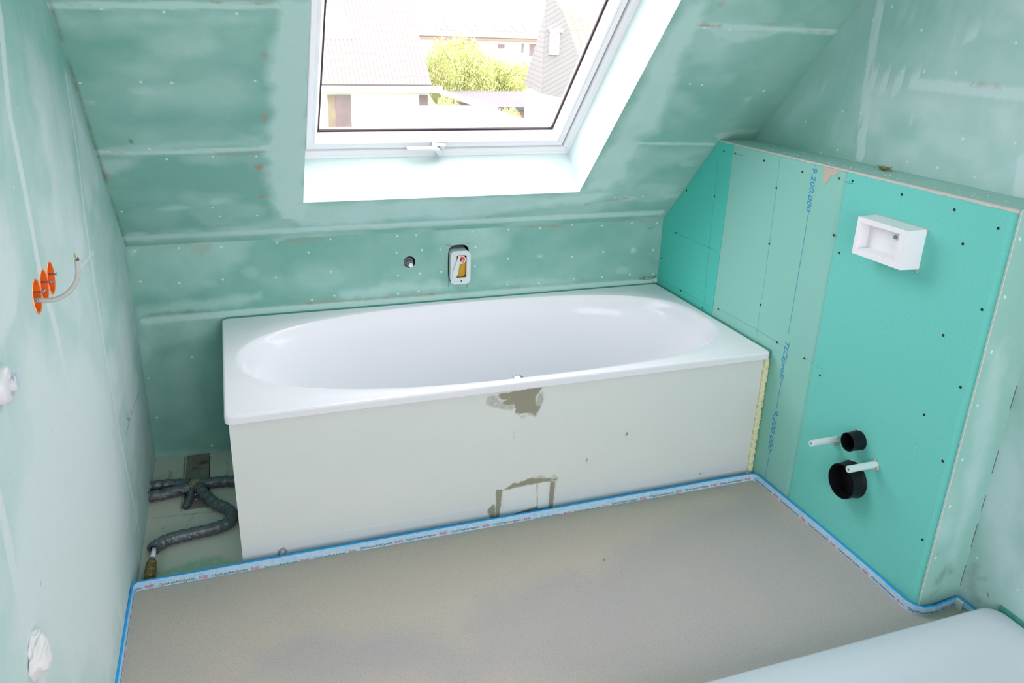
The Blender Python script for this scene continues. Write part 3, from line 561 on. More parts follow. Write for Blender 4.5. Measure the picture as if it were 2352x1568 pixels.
# rear of the room, flat ceiling (behind the camera)
RWX0, RWX1, RWZ0, RWZ1 = 0.22, 2.02, 0.42, 2.12  # unseen rear opening, added and sized to let in fill daylight
bm = bmesh.new()
for b in ((-0.1, RWX0, 0, ZC), (RWX1, XR + 0.1, 0, ZC), (RWX0, RWX1, 0, RWZ0), (RWX0, RWX1, RWZ1, ZC)): box(bm, b[0], b[1], YR - 0.12, YR, b[2] - (0.06 if b[2] == 0 else 0), b[3])
bm_obj('wall_rear', bm, M['plain'])['kind'] = 'structure'
yc0 = -(ZC - ZK) / TT
box_obj('ceiling', (-0.1, XR + 0.1, YR - 0.1, yc0, ZC, ZC + 0.1), M['plain'])['kind'] = 'structure'
w2 = empty('added_fill_window', (1.1, YR - 0.06, 1.4), kind='structure')  # added window behind the camera, there only for fill light
bm = bmesh.new()
for b in ((RWX0, RWX0 + .06, RWZ0, RWZ1), (RWX1 - .06, RWX1, RWZ0, RWZ1), (RWX0, RWX1, RWZ0, RWZ0 + .06), (RWX0, RWX1, RWZ1 - .06, RWZ1), (1.1, 1.16, RWZ0, RWZ1)): box(bm, b[0], b[1], YR - 0.09, YR - 0.03, b[2], b[3])
bm_obj('window_frame', bm, M['winwhite'], w2)

# skylight reveal: four boards running from the slope to the frame
def reveal(name, A, Bp, key_seed, base=0.75):
    us = lin(0, 1, 0.02); vv = lin(0, 1, 0.05)
    P = lambda u, v, l: tuple(Vector(slope_pt(*A[0])).lerp(Vector(slope_pt(*A[1])), u).lerp(Vector(slope_pt(*Bp[0])).lerp(Vector(slope_pt(*Bp[1])), u), v))
    painted_wall(name, P, us, vv, '-', M['reveal'], (base, 0.6), seed=key_seed)
reveal('trim_1', [(WX0, WS0, 0), (WX1, WS0, 0)], [(WX0, WS0, WD), (WX1 + .004, WS0, WD)], 5)
reveal('trim_2', [(WX1, WS0, 0), (WX1, WS1, 0)], [(WX1 + .004, WS0, WD), (WX1 + .004, WS1, WD)], 6)
reveal('trim_3', [(WX0, WS0, 0), (WX0, WS1, 0)], [(WX0, WS0, WD), (WX0, WS1, WD)], 7)
reveal('trim_4', [(WX0, WS1, 0), (WX1, WS1, 0)], [(WX0, WS1, WD), (WX1 + .004, WS1, WD)], 8)

# skylight
win = empty('window_1', slope_pt((WX0 + WX1) / 2, WS0, WD), kind='structure')
def ring(bm, loops):
    """loops: (x0, x1, s0, s1, out) rectangles joined one after another"""
    R = [[bm.verts.new(slope_pt(*p)) for p in ((a, c, o), (b, c, o), (b, d, o), (a, d, o))] for (a, b, c, d, o) in loops]
    for A, B in zip(R, R[1:]):
        for i in range(4): bm.faces.new((A[i], A[(i + 1) % 4], B[(i + 1) % 4], B[i]))
def rect(m, out, dx=0.0): return (WX0 + m, WX1 + .004 - m, WS0 + m, WS1 - m, out)
bm = bmesh.new(); ring(bm, [rect(-0.05, 0.32), rect(-0.05, 0.188), rect(0.004, 0.188), rect(0.006, 0.192), rect(0.024, 0.196), rect(0.026, 0.200), rect(0.026, 0.27), rect(0.02, 0.30), rect(-0.05, 0.32)])
bm_obj('window_frame', bm, M['winwhite'], win)
bm = bmesh.new(); ring(bm, [rect(0.030, 0.27), rect(0.030, 0.208), rect(0.033, 0.204), rect(0.050, 0.204), rect(0.052, 0.207), rect(0.056, 0.207), rect(0.058, 0.204), rect(0.060, 0.204), rect(0.063, 0.209), rect(0.074, 0.246), rect(0.082, 0.262)])
sash = bm_obj('sash', bm, M['winwhite'], win)
bm = bmesh.new(); ring(bm, [rect(0.0735, 0.2455), rect(0.080, 0.2475), rect(0.080, 0.2535)])
bm_obj('glass_gasket', bm, M['gasket'], sash)
g = rect(0.076, 0.2525); mesh_obj('glass_pane', [slope_pt(g[0], g[2], g[4]), slope_pt(g[1], g[2], g[4]), slope_pt(g[1], g[3], g[4]), slope_pt(g[0], g[3], g[4])], [(0, 1, 2, 3)], M['glass'], sash)
# handle on the lower sash
HX, HS = 1.06, WS0 + 0.045
def HP(x, s, o): return Vector(slope_pt(HX + x, HS + s, 0.204 - o))
bm = bmesh.new()
prism(bm, [(0.012, -0.012), (0.062, -0.010), (0.062, 0.012), (0.012, 0.014)], 0.0, 0.014, lambda p, d: HP(p[0], p[1], d))
h = bm_obj('handle_base', bm, M['handle'], sash, bevel=0.003)
bm = bmesh.new()
prism(bm, [(-0.085, 0.014), (-0.086, 0.004), (0.018, 0.002), (0.026, -0.006), (0.034, -0.026), (0.044, -0.032), (0.050, -0.028), (0.050, -0.016), (0.040, 0.004), (0.024, 0.014)], 0.016, 0.030, lambda p, d: HP(p[0], p[1], d))
bm_obj('handle', bm, M['handle'], sash, bevel=0.004)
bm = bmesh.new(); prism(bm, [(0.03 + 0.009 * math.cos(a * PI / 6), -0.001 + 0.009 * math.sin(a * PI / 6)) for a in range(12)], 0.0, 0.020, lambda p, d: HP(p[0], p[1], d)); bm_obj('handle_pivot', bm, M['handle'], sash)
bm = bmesh.new(); c0 = Vector(slope_pt(WX1 - 0.010, WS0 + 0.028, 0.1945)); revolve(bm, c0, (0, -ST_, -CT), [(0, 0.0035), (0.0008, 0.0035), (0.0008, 0)], 12); bm_obj('frame_plug', bm, M['pgrey'], win)

portal('skylight_portal', slope_pt((WX0 + WX1) / 2, (WS0 + WS1) / 2, 0.30), (WX1 - WX0, WS1 - WS0), (0, -ST_, -CT))
portal('fill_window_portal', ((RWX0 + RWX1) / 2, YR - 0.10, (RWZ0 + RWZ1) / 2), (RWX1 - RWX0, RWZ1 - RWZ0), (0, 1, 0))

# floors
FL_us = lin(-0.03, XR + 0.0, 0.008); FL_vs = np.concatenate([lin(YR, -2.0, 0.05)[:-1], lin(-2.0, YS - 0.004, 0.008)])
painted_wall('floor', lambda u, v, l: (u, v, l), FL_us, FL_vs, 'FL', M['screed'], 0.0, seed=41, extra=lambda u, v, A: np.column_stack([A[:, 0], np.maximum(A[:, 1], 0.8 * (np.abs(v - (YS - 0.0075)) < 0.004) * (u < 0.16)), A[:, 2], A[:, 3]]))
painted_wall('floor_lower', lambda u, v, l: (u, v, -0.048 + l), lin(-0.01, XB, 0.006), lin(YS - 0.02, 0.0, 0.006), 'G', M['fibre'], 0.3, seed=43, rects=[(0.109, 0.191, -0.384, 0.1)])
box_obj('floor_slab', (-0.1, XR + 0.1, YR - 0.1, 0.1, -0.2, -0.063), M['render_'])['kind'] = 'structure'
pk = box_obj('floor_plank', (0.109, 0.191, -0.384, -0.001, -0.062, -0.0495), M['wood'], bevel=0.002)
tag(pk, 'weathered grey wooden plank set between pale boards under the grey pipes in the left corner', 'plank')

# ------------------------------------------------------------------ boards of the installation box on the right
TAN_A = (ZT - ZK) / TT
def front_board(poly, mat, label, x0=0.0):
    # poly in (u = -y, z)
    bm = bmesh.new(); prism(bm, poly, 0.0, 0.0125, lambda p, d: (XB + x0 + d, -p[0], p[1]))
    o = bm_obj('plasterboard_panel', bm, mat, bevel=0.0012); tag(o, label, 'wall panel', 'plasterboards of the boxed installation wall'); return o
SE1, SE2 = 0.4315, 1.011
b1 = front_board([(0.001, -0.046), (SE1, -0.046), (SE1, ZT - .001), (TAN_A + .001, ZT - .001), (0.001, ZK)], M['corner'], 'deep teal plasterboard with sloping edge in the corner behind the bathtub end')
def pressed_board(u0, u1, mat, label, x0, pl_, pr):
    bm = bmesh.new(); prof = [(u0, x0 + pl_), (u0 + 0.006, x0 + pl_ * .8), (u0 + 0.02, x0), (u1 - 0.022, x0), (u1 - 0.006, x0 + pr * .75), (u1, x0 + pr), (u1, 0.0125), (u0, 0.0125)]
    prism(bm, prof, -0.046, ZT - .001, lambda p, d: (XB + p[1], -p[0], d)); o = bm_obj('plasterboard_panel', bm, mat, bevel=0.0008); tag(o, label, 'wall panel', 'plasterboards of the boxed installation wall'); return o
b2 = pressed_board(SE1 + 0.001, SE2 - 0.001, M['matte'], 'pale matte green plasterboard printed with blue lettering beside the bathtub end', 0.0012, 0.0003, 0.0034)
b3 = pressed_board(SE2 + 0.001, -YC, M['fresh'], 'bright teal plasterboard carrying the black pipes and white polystyrene box', 0.0, 0.0002, 0.0045)
# pressed long edges of the middle and right boards
for (u0, u1, pb, nm) in ((SE2 - 0.014, SE2 - 0.0015, b2, 'tapered_edge'), (SE1 - 0.010, SE1, b1, 'tapered_edge')):
    pass
# screws
bm = bmesh.new(); revolve(bm, (0, 0, 0), (-1, 0, 0), [(0, 0), (0, 0.0038), (0.0006, 0.0036), (0.0002, 0.0018), (-0.0005, 0)], 12)
scr = bm_obj('screw', bm, M['screw']); first = True
for (u, v) in DOTS['F']:
    par = b1 if u < SE1 else (b2 if u < SE2 else b3)
    o = scr if first else scr.copy(); first = False
    if o is not scr: COL.objects.link(o)
    o.location = (XB - 0.0003, -u, v); o.parent = par
# pencil lines per board
for par, lo, hi in ((b1, -1, SE1), (b2, SE1, SE2), (b3, SE2, 9)):
    def add(poly, lift, m):
        k = len(V); V.extend([(XB - lift + (0.0006 if par is b2 else 0), -p, q) for p, q in poly]); Fc.append(list(range(k, k + len(poly))))
    for P in PENCIL['F']:
        mu = sum(p[0] for p in P) / len(P); V, Fc = [], []
        if lo < mu <= hi: pencil_strip(P, add, 0.0006, lift=0.0004); mesh_obj('pencil_line', V, Fc, M['faint'], par)
# blue print on the middle board, reading downwards
V, Fc = [], []
def down_text(s, z0, z1, yc, h, shear=0.22):
    tv, tf, w = text_verts(s, 1.0, shear, bold=0.003); x0 = min(v.x for v in tv); k = len(V); sx_ = (z0 - z1) / w
    for v in tv: V.append((XB + 0.0012 - 0.0006, yc - v.y * h, z0 - (v.x - x0) * sx_))
    Fc.extend([tuple(i + k for i in f) for f in tf]); flush('printed_lettering')
def flush(nm):
    mesh_obj(nm, V, Fc, M['blueink'], b2); V.clear(); Fc.clear()
def dashes(z0, z1, yc, n, w=0.0022):
    for i in range(n):
        a = z0 + (z1 - z0) * i / n; b = z0 + (z1 - z0) * (i + 0.72) / n; k = len(V)
        V.extend([(XB + 0.0006, yc - w / 2, a), (XB + 0.0006, yc + w / 2, a), (XB + 0.0006, yc + w / 2, b), (XB + 0.0006, yc - w / 2, b)]); Fc.append((k, k + 1, k + 2, k + 3))
    flush('printed_dash_line')
down_text('9.200.000', 1.141, 1.004, -0.860, 0.030)
dashes(1.1535, 1.145, -0.871, 1); dashes(1.001, 0.585, -0.874, 62)
down_text('TECEprofil', 0.556, 0.420, -0.866, 0.030)
dashes(0.417, 0.305, -0.878, 14); down_text('9.200.000', 0.298, 0.140, -0.868, 0.030); dashes(0.137, 0.0, -0.880, 18)
# torn paper on the top corner of the middle board
rnd = random.Random(5)
mesh_obj('torn_paper', [(XB + 0.0006, -y, z) for y, z in ((0.905, 1.153), (0.985, 1.153), (0.968, 1.142), (0.962, 1.132), (0.948, 1.136), (0.940, 1.118), (0.918, 1.094), (0.912, 1.118))], [(0, 1, 2, 3, 4, 5, 6, 7)], M['paper'], b2)
# ledge board, return board
lb = empty('ledge_board', (XB, -0.9, ZT), label='pale green ledge board lying on top of the boxed installation wall', cat='ledge')
bm = bmesh.new(); prism(bm, [(XB + 0.003, YC), (XB + 0.003, -TAN_A), (XR, -TAN_A), (XR, YC)], ZT - 0.0005, ZT + 0.002, lambda p, d: (p[0], p[1], d)); bm_obj('board', bm, M['plain'], lb)
V, Fc = [], []; n = 160
for i in range(n + 1):
    y = -TAN_A + (YC + TAN_A) * i / n; wob = noise.noise(Vector((y * 22, 0, 0))) * 0.5 + noise.noise(Vector((y * 70, 3, 0))) * 0.5
    dz = 0.0025 + 0.004 * max(0, -y - 0.8) + 0.0035 * wob
    V.extend([(XB - 0.0008, y, ZT - max(0.001, dz)), (XB - 0.0008, y, ZT + 0.0008), (XB + 0.003, y, ZT + 0.0026), (XB + 0.007 + 0.002 * wob, y, ZT + 0.0022)])
for i in range(n):
    for k in range(3): a = i * 4 + k; Fc.append((a, a + 1, a + 5, a + 4))
mesh_obj('torn_edge', V, Fc, M['ptorn'], lb)
# return face
rt = painted_wall('wall_return', lambda u, v, l: (u, YC - 0.0002 - l, v), lin(XB, XR, 0.006), lin(-0.04, ZT, 0.008), 'N', M['right'], (-0.12, 0.5), seed=61)
V, Fc = [], []
for i in range(81):
    z = -0.04 + (ZT + 0.04) * i / 80; w = 0.0035 + 0.0012 * noise.noise(Vector((0, 0, z * 30)))
    V.extend([(XB + 0.0040, YC + 0.0028, z), (XB + 0.0034, YC - 0.001, z), (XB + 0.004 + w, YC - 0.001, z)])
for i in range(80):
    for k in range(2): a = i * 3 + k; Fc.append((a, a + 1, a + 4, a + 3))
e = mesh_obj('trim_5', V, Fc, M['ptorn']); e['kind'] = 'structure'
# open joint in the nook
V, Fc = [], []
for (z0, z1) in ((0.06, 0.13), (0.19, 0.27), (0.31, 0.36), (0.43, 0.50), (0.62, 0.69), (0.80, 0.83), (1.0, 1.02)):
    k = len(V); V.extend([(XR - 0.0032, YC - 0.001, z0), (XR - 0.0016, YC - 0.001, z0), (XR - 0.0012, YC - 0.001, z1), (XR - 0.0026, YC - 0.001, z1)]); Fc.append((k, k + 1, k + 2, k + 3))
e = mesh_obj('trim_6', V, Fc, M['recess']); e['kind'] = 'structure'
# crumbs and a tuft of hemp on the ledge
bm = bmesh.new(); rnd = random.Random(8)
for i in range(150):
    y = rnd.uniform(-1.5, -0.5); x = rnd.uniform(XB + 0.02, XR - 0.01) if rnd.random() < .6 else XB + 0.02 + 0.03 * rnd.random(); r = rnd.uniform(0.0006, 0.0017)
    bmesh.ops.create_icosphere(bm, subdivisions=1, radius=r, matrix=Matrix.Translation((x, y, ZT + 0.002 + r * 0.5)))
tag(bm_obj('plaster_crumbs', bm, M['crumb']), 'white plaster crumbs scattered along the ledge above the teal boards', 'debris', kind='stuff')
bm = bmesh.new(); rnd = random.Random(4)
for i in range(70):
    a = rnd.uniform(-0.5, 0.5) + (PI if rnd.random() < .35 else 0); L = rnd.uniform(0.008, 0.026); p0 = Vector((2.205 + rnd.uniform(-.006, .006), -1.037 + rnd.uniform(-.008, .008), ZT + 0.0035))
    pts = smooth_path([p0, p0 + Vector((rnd.uniform(-.01, .006), -math.cos(a) * L * .6, rnd.uniform(.002, .008))), p0 + Vector((rnd.uniform(-.014, .01), -math.cos(a) * L, rnd.uniform(0, .014)))], 3)
    tube(bm, pts, 0.0005, 4)
tag(bm_obj('hemp_tuft', bm, M['fluff']), 'small frayed tuft of brown hemp fibre lying on the ledge', 'fibre tuft')

# ------------------------------------------------------------------ edge insulation strip with print
est = empty('edge_insulation_strip', (0, YS, 0), label='blue printed edge insulation strip running between the screed and the walls', cat='edge strip')
def arc(cx, cy, r, a0, a1, n=8): return [(cx + r * math.cos(a0 + (a1 - a0) * i / n), cy + r * math.sin(a0 + (a1 - a0) * i / n)) for i in range(n + 1)]
path = [(-0.020 + 0.0015, YR + 0.01), (-0.0095, -1.9), (-0.0045, -1.0)] + arc(0.018, YS - 0.022, 0.020, PI, PI / 2, 5) + [(0.6, YS - 0.0), (1.3, YS + 0.001), (2.0, YS)] + arc(XB - 0.032, YS - 0.024, 0.024, PI / 2, 0, 5) + [(XB - 0.004, -1.2), (XB - 0.006, -1.44)] \
    + [(XB - 0.010, -1.50), (XB - 0.012, -1.545), (XB - 0.006, -1.572), (XB + 0.012, -1.588), (XB + 0.05, -1.592), (XB + 0.10, -1.586)] + [(XR - 0.012, YC - 0.006), (XR - 0.006, YC - 0.014), (XR - 0.006, YC - 0.06), (XR - 0.006, YR + 0.01)]
def offset(P, d):
    out = []
    for i, p in enumerate(P):
        a = Vector(P[max(0, i - 1)]); b = Vector(P[min(len(P) - 1, i + 1)]); t_ = (b - a).normalized(); out.append((p[0] + t_.y * d, p[1] - t_.x * d))
    return out
# walking the path from the left wall the room lies on the right-hand side
# densify
def dens(P, st=0.02):
    out = []
    for a, b in zip(P, P[1:]):
        n = max(1, int(math.hypot(b[0] - a[0], b[1] - a[1]) / st))
        out += [(a[0] + (b[0] - a[0]) * i / n, a[1] + (b[1] - a[1]) * i / n) for i in range(n)]
    return out + [P[-1]]
dp = dens(path); wob = [0.0010 * noise.noise(Vector((p[0] * 5, p[1] * 5, 0))) + 0.0006 * noise.noise(Vector((p[0] * 25, p[1] * 25, 2))) for p in dp]
def sheet(name, P, d0, d1, z0, z1, mat, wz=True):
    A, B_ = offset(P, d0), offset(P, d1); V = []; Fc = []
    for a, b, w_ in zip(A, B_, wob):
        zt = z1 + (w_ if wz else 0); V.extend([(a[0], a[1], z0), (a[0], a[1], zt), (b[0], b[1], zt), (b[0], b[1], z0)])
    for i in range(len(A) - 1):
        for k in range(4): a = i * 4; Fc.append((a + k, a + (k + 1) % 4, a + 4 + (k + 1) % 4, a + 4 + k))
    Fc += [(0, 3, 2, 1), tuple(len(V) - 4 + k for k in range(4))]
    return mesh_obj(name, V, Fc, mat, est)
sheet('foam_core', dp, 0.0, 0.0055, -0.03, STRIP, M['core'])
sheet('fleece_face', dp, 0.0056, 0.0066, -0.03, STRIP - 0.0012, M['film'])
fp = offset(dp, 0.0068); cum = [0.0]
for a, b in zip(fp, fp[1:]): cum.append(cum[-1] + math.hypot(b[0] - a[0], b[1] - a[1]))
def on_path(s):
    for i in range(len(cum) - 1):
        if cum[i + 1] >= s: break
    t_ = (s - cum[i]) / max(1e-9, cum[i + 1] - cum[i]); return (fp[i][0] + (fp[i + 1][0] - fp[i][0]) * t_, fp[i][1] + (fp[i + 1][1] - fp[i][1]) * t_)
tv, tf, tw = text_verts('ClimaComfort-System', 1.0, 0.0, bold=0.012); TS = 0.097 / tw
rv, rf, rw = text_verts('Roth', 1.0, 0.0, bold=0.015)
# s where x = 0.627 on the front run
s0 = next(cum[i] for i in range(len(fp)) if fp[i][0] > 0.622 and fp[i][1] > -0.9)
PITCH = 0.1435; kmin = -int(s0 / PITCH); V, Fc, V2, F2 = [], [], [], []
for k in range(kmin + 1, int((cum[-1] - s0) / PITCH)):
    s = s0 + k * PITCH; zb = 0.0036 + 0.0020 * math.sin(k * 0.9 + 0.3) - (0.004 if -3 < k < 0 else 0) - (0.0045 if k in (4, 5) else 0)
    x0 = min(v.x for v in tv); n0 = 0; V, Fc, V2, F2 = [], [], [], []
    for v in tv:
        q = on_path(s + (v.x - x0) * TS); V.append((q[0], q[1], zb + v.y * TS))
    Fc.extend([tuple(i + n0 for i in f) for f in tf])
    # red badge
    sb = s + 0.108; hb = 0.0085; n0 = len(V2)
    def rq(a, b, c, d):
        k0 = len(V2)
        for (p, q_) in ((a, c), (b, c), (b, d), (a, d)):
            q = on_path(sb + p); V2.append((q[0], q[1], zb - 0.0005 + q_))
        F2.append((k0, k0 + 1, k0 + 2, k0 + 3))
    w_ = 0.0235
    rq(0, w_, hb - 0.0011, hb); rq(0, w_, 0, 0.0011); rq(0, 0.0012, 0, hb); rq(w_ - 0.0012, w_, 0, hb * 0.55); rq(0.012, w_, hb * 0.72, hb * 0.8)
    k0 = len(V2); x0 = min(v.x for v in rv)
    for v in rv:
        q = on_path(sb + 0.0018 + (v.x - x0) * (0.0185 / rw)); V2.append((q[0], q[1], zb + 0.0012 + v.y * 0.0068))
    F2.extend([tuple(i + k0 for i in f) for f in rf])
    if V[0][1] > -1.95: mesh_obj('printed_lettering', V, Fc, M['ink'], est); mesh_obj('printed_badge', V2, F2, M['redink'], est)
# folded overlap in the nook
box_obj('overlap_fold', (XR - 0.022, XR - 0.0135, YC - 0.034, YC - 0.012, -0.004, STRIP - 0.001), M['frost'], est, bevel=0.002)

# ------------------------------------------------------------------ bathtub
TX0, TX1, TY0, TY1, TZ = 0.286, 2.086, -0.821, -0.008, 0.498
tub = empty('bathtub', ((TX0 + TX1) / 2, (TY0 + TY1) / 2, 0.0), label='white enamel bathtub with oval basin set under the skylight', cat='bathtub')
CX, CY = 1.194, -0.418
def outer(a, r_in, rc=0.022):
    """ray from the basin centre to a rounded rectangle, shrunk by r_in"""
    x0, x1, y0, y1 = TX0 + r_in - CX, TX1 - r_in - CX, TY0 + r_in - CY, TY1 - r_in - CY; rc = max(0.003, rc - r_in)
    c, s = math.cos(a), math.sin(a)
    t_ = min((x1 / c if c > 1e-9 else 1e9), (x0 / c if c < -1e-9 else 1e9), (y1 / s if s > 1e-9 else 1e9), (y0 / s if s < -1e-9 else 1e9))
    px, py = c * t_, s * t_
    cx_ = (x1 - rc) if px > 0 else (x0 + rc); cy_ = (y1 - rc) if py > 0 else (y0 + rc)
    if abs(px) > abs(cx_) and abs(py) > abs(cy_):
        b = -2 * (c * cx_ + s * cy_); cc = cx_ ** 2 + cy_ ** 2 - rc * rc; disc = b * b - 4 * cc
        if disc > 0: t_ = (-b + math.sqrt(disc)) / 2
        px, py = c * t_, s * t_
    return px, py
def inner(a, d):
    """basin outline at depth d below the rim; d<0 means the soft shoulder above the edge"""
    c, s = math.cos(a), math.sin(a)
    dd = max(0.0, d) / 0.40
    if c < 0: A0, n_ = 0.862 - 0.035 * min(1, d / 0.03) * (d > 0) - 0.30 * dd, 2.35
    else: A0, n_ = 0.858 - 0.030 * min(1, d / 0.03) * (d > 0) - 0.18 * dd, 2.9
    B0 = 0.368 - 0.016 * min(1, d / 0.03) * (d > 0) - 0.065 * dd
    n_ = n_ + (2.35 - n_) * 0.0
    if d < 0: A0 += -d; B0 += -d * 0.12
    r = (abs(c / A0) ** n_ + abs(s / B0) ** n_) ** (-1 / n_); return c * r, s * r
NA = 900; extra_a = []
corner = [math.atan2(y - CY, x - CX) for x in (TX0, TX1) for y in (TY0, TY1)]
angs = sorted(set([2 * PI * i / NA - PI for i in range(NA)] + [c + k * 0.0045 for c in corner for k in range(-9, 10)]))
N = len(angs); rings = []
for (r_in, z) in ((0.006, TZ - 0.0262), (0.0012, TZ - 0.0258), (0.0, TZ - 0.0245), (0.0, TZ - 0.023), (0.0, TZ - 0.0075), (0.0001, TZ - 0.006), (0.0008, TZ - 0.0038), (0.0022, TZ - 0.0018), (0.0045, TZ - 0.0004), (0.0065, TZ), (0.0085, TZ)): rings.append([(CX + p[0], CY + p[1], z) for p in (outer(a, r_in) for a in angs)])
rings.append([(CX + p[0], CY + p[1], TZ - 0.0004) for p in (tuple((Vector(outer(a, 0.0085)).lerp(Vector(inner(a, -0.01)), 0.6))) for a in angs)])
def cl(a, d):
    p = Vector(inner(a, d)); q = Vector(outer(a, 0.014)); return p if p.length < q.length else q
for (d, z) in ((-0.010, 0.0004), (-0.005, 0.0010), (-0.002, 0.0019), (0.0, 0.0030), (0.002, 0.0048), (0.004, 0.0074), (0.0065, 0.011), (0.009, 0.0155), (0.012, 0.0205), (0.016, 0.0265), (0.022, 0.035), (0.03, 0.045), (0.06, 0.08), (0.10, 0.125), (0.16, 0.19), (0.22, 0.25), (0.28, 0.31), (0.32, 0.345), (0.36, 0.372), (0.41, 0.392), (0.47, 0.403), (0.55, 0.408)):
    rings.append([(CX + p[0], CY + p[1], TZ - z) for p in (cl(a, d) for a in angs)])
V = [v for r in rings for v in r]; Fc = [(i * N + k, i * N + (k + 1) % N, (i + 1) * N + (k + 1) % N, (i + 1) * N + k) for i in range(len(rings) - 1) for k in range(N)]
V.append((CX, CY, TZ - 0.412)); last = (len(rings) - 1) * N; Fc += [(last + k, last + (k + 1) % N, len(V) - 1) for k in range(N)]
mesh_obj('tub_shell', V, Fc, M['enamel'], tub, smooth=True)
bm = bmesh.new(); revolve(bm, (1.187, -0.748, 0.441), (0, 1, 0.10), [(0, 0.031), (0.006, 0.033), (0.010, 0.030), (0.012, 0.020), (0.024, 0.019), (0.034, 0.026), (0.040, 0.026), (0.043, 0.022), (0.044, 0)], 28)
bm_obj('overflow_knob', bm, M['chrome'], tub, smooth=True)
bm = bmesh.new(); revolve(bm, (1.19, -0.42, TZ - 0.411), (0, 0, 1), [(0, 0.036), (0.006, 0.036), (0.010, 0.030), (0.012, 0)], 28)
bm_obj('drain_cover', bm, M['chrome'], tub, smooth=True)
# carrier
HATCH_A = [(1.119, 0.099), (1.233, 0.108), (1.236, 0.019), (1.119, 0.003)]; HATCH_B = [(1.2385, 0.109), (1.271, 0.1085), (1.272, 0.008), (1.243, 0.009)]
car = empty('bath_carrier', (1.18, -0.5, -0.048), label='white polystyrene bath surround with mortar stains carrying the bathtub', cat='bath surround')
painted_wall('front_panel', lambda u, v, l: (u, -0.7995 - l, v), lin(0.296, 2.073, 0.004), lin(-0.047, TZ - 0.0262, 0.004), 'P', M['panel'], (0.2, 0.3), seed=71, kind=None, parent=car)
bm = bmesh.new()
box(bm, 0.296, 2.073, -0.799, -0.76, -0.0475, TZ - 0.027); box(bm, 0.296, 0.33, -0.76, -0.03, -0.0475, TZ - 0.06); box(bm, 2.04, 2.073, -0.76, -0.03, -0.0475, TZ - 0.06); box(bm, 0.33, 2.04, -0.06, -0.03, -0.0475, TZ - 0.06)
bm_obj('side_walls', bm, M['eps'], car)
# hatch set in the panel
bm = bmesh.new(); prism(bm, HATCH_A, -0.7990, -0.7999, lambda p, d: (p[0], d, p[1])); bm_obj('access_hatch', bm, M['hatch'], car, bevel=0.0003)
bm = bmesh.new(); prism(bm, HATCH_B, -0.7990, -0.7999, lambda p, d: (p[0], d, p[1])); bm_obj('access_hatch', bm, M['hatch'], car, bevel=0.0003)
# foam bead
bm = bmesh.new(); P = [Vector((2.0835 + 0.001 * math.sin(i * 1.7), -0.8005 - 0.0015 * math.sin(i * 0.9), -0.01 + i * 0.0046)) for i in range(105)]
tube(bm, P, 0.0105, 14, wrinkle=0.16, seed=3)
for i in range(90):
    z = rnd.uniform(0, 0.46); a = rnd.uniform(-2.6, -0.5); bmesh.ops.create_icosphere(bm, subdivisions=2, radius=rnd.uniform(.002, .0045), matrix=Matrix.Translation((2.0835 + 0.0085 * math.cos(a), -0.801 + 0.0085 * math.sin(a), z)))
tag(bm_obj('foam_bead', bm, M['foam'], smooth=True), 'cream assembly foam bead squeezed out at the right end of the white bath panel', 'foam')
# sealing bands round the tub and tray
bm = bmesh.new(); box(bm, 0.30, XB - 0.001, -0.0085, -0.0005, 0.478, 0.4995); o = bm_obj('sealing_band', bm, M['tape'], bevel=0.001); tag(o, 'dark green sealing band between the long back rim of the bathtub and the wall', 'sealing band')
bm = bmesh.new(); box(bm, TX1 + 0.0003, XB - 0.0005, -0.806, -0.009, 0.478, 0.4990); o = bm_obj('sealing_band', bm, M['tape'], bevel=0.001); tag(o, 'dark green sealing band between the right end of the bathtub and the teal boards', 'sealing band')

# ------------------------------------------------------------------ shower tray in the near right corner
ty = empty('shower_tray', (1.6, -2.1, 0), label='white flat shower tray on the floor in the near right corner', cat='shower tray')
AX0, AX1, AY0, AY1, AZ = 1.02, 2.238, -2.60, -1.682, 0.085
def rr(a, ins, rc):
    hx, hy = (AX1 - AX0) / 2 - ins, (AY1 - AY0) / 2 - ins; rc = max(0.004, rc)
    c, s = math.cos(a), math.sin(a); t_ = min(hx / max(1e-9, abs(c)), hy / max(1e-9, abs(s))); px, py = abs(c) * t_, abs(s) * t_
    if px > hx - rc and py > hy - rc:
        cx_, cy_ = hx - rc, hy - rc; b = -2 * (abs(c) * cx_ + abs(s) * cy_); cc = cx_ ** 2 + cy_ ** 2 - rc * rc; d = b * b - 4 * cc
        if d > 0: t_ = (-b + math.sqrt(d)) / 2
    return ((AX0 + AX1) / 2 + c * t_, (AY0 + AY1) / 2 + s * t_)
A2 = sorted(set([2 * PI * i / 160 for i in range(160)] + [math.atan2(sy * (AY1 - AY0), sx_ * (AX1 - AX0)) % (2 * PI) + k * 0.006 for sx_ in (1, -1) for sy in (1, -1) for k in range(-12, 13)])); N = len(A2)
rings = [[(*rr(a, i_, r_), z) for a in A2] for (i_, r_, z) in ((0.006, 0.03, 0.004), (0.002, 0.04, AZ - 0.03), (0.0, 0.045, AZ - 0.014), (0.004, 0.045, AZ - 0.004), (0.012, 0.045, AZ), (0.05, 0.06, AZ - 0.0015), (0.075, 0.08, AZ - 0.004), (0.10, 0.10, AZ - 0.012), (0.14, 0.12, AZ - 0.018), (0.3, 0.10, AZ - 0.022))]
V = [v for r in rings for v in r]; Fc = [(i * N + k, i * N + (k + 1) % N, (i + 1) * N + (k + 1) % N, (i + 1) * N + k) for i in range(len(rings) - 1) for k in range(N)]
V.append(((AX0 + AX1) / 2, (AY0 + AY1) / 2, AZ - 0.026)); last = (len(rings) - 1) * N; Fc += [(last + k, last + (k + 1) % N, len(V) - 1) for k in range(N)]
mesh_obj('tray_shell', V, Fc, M['acryl'], ty, smooth=True)
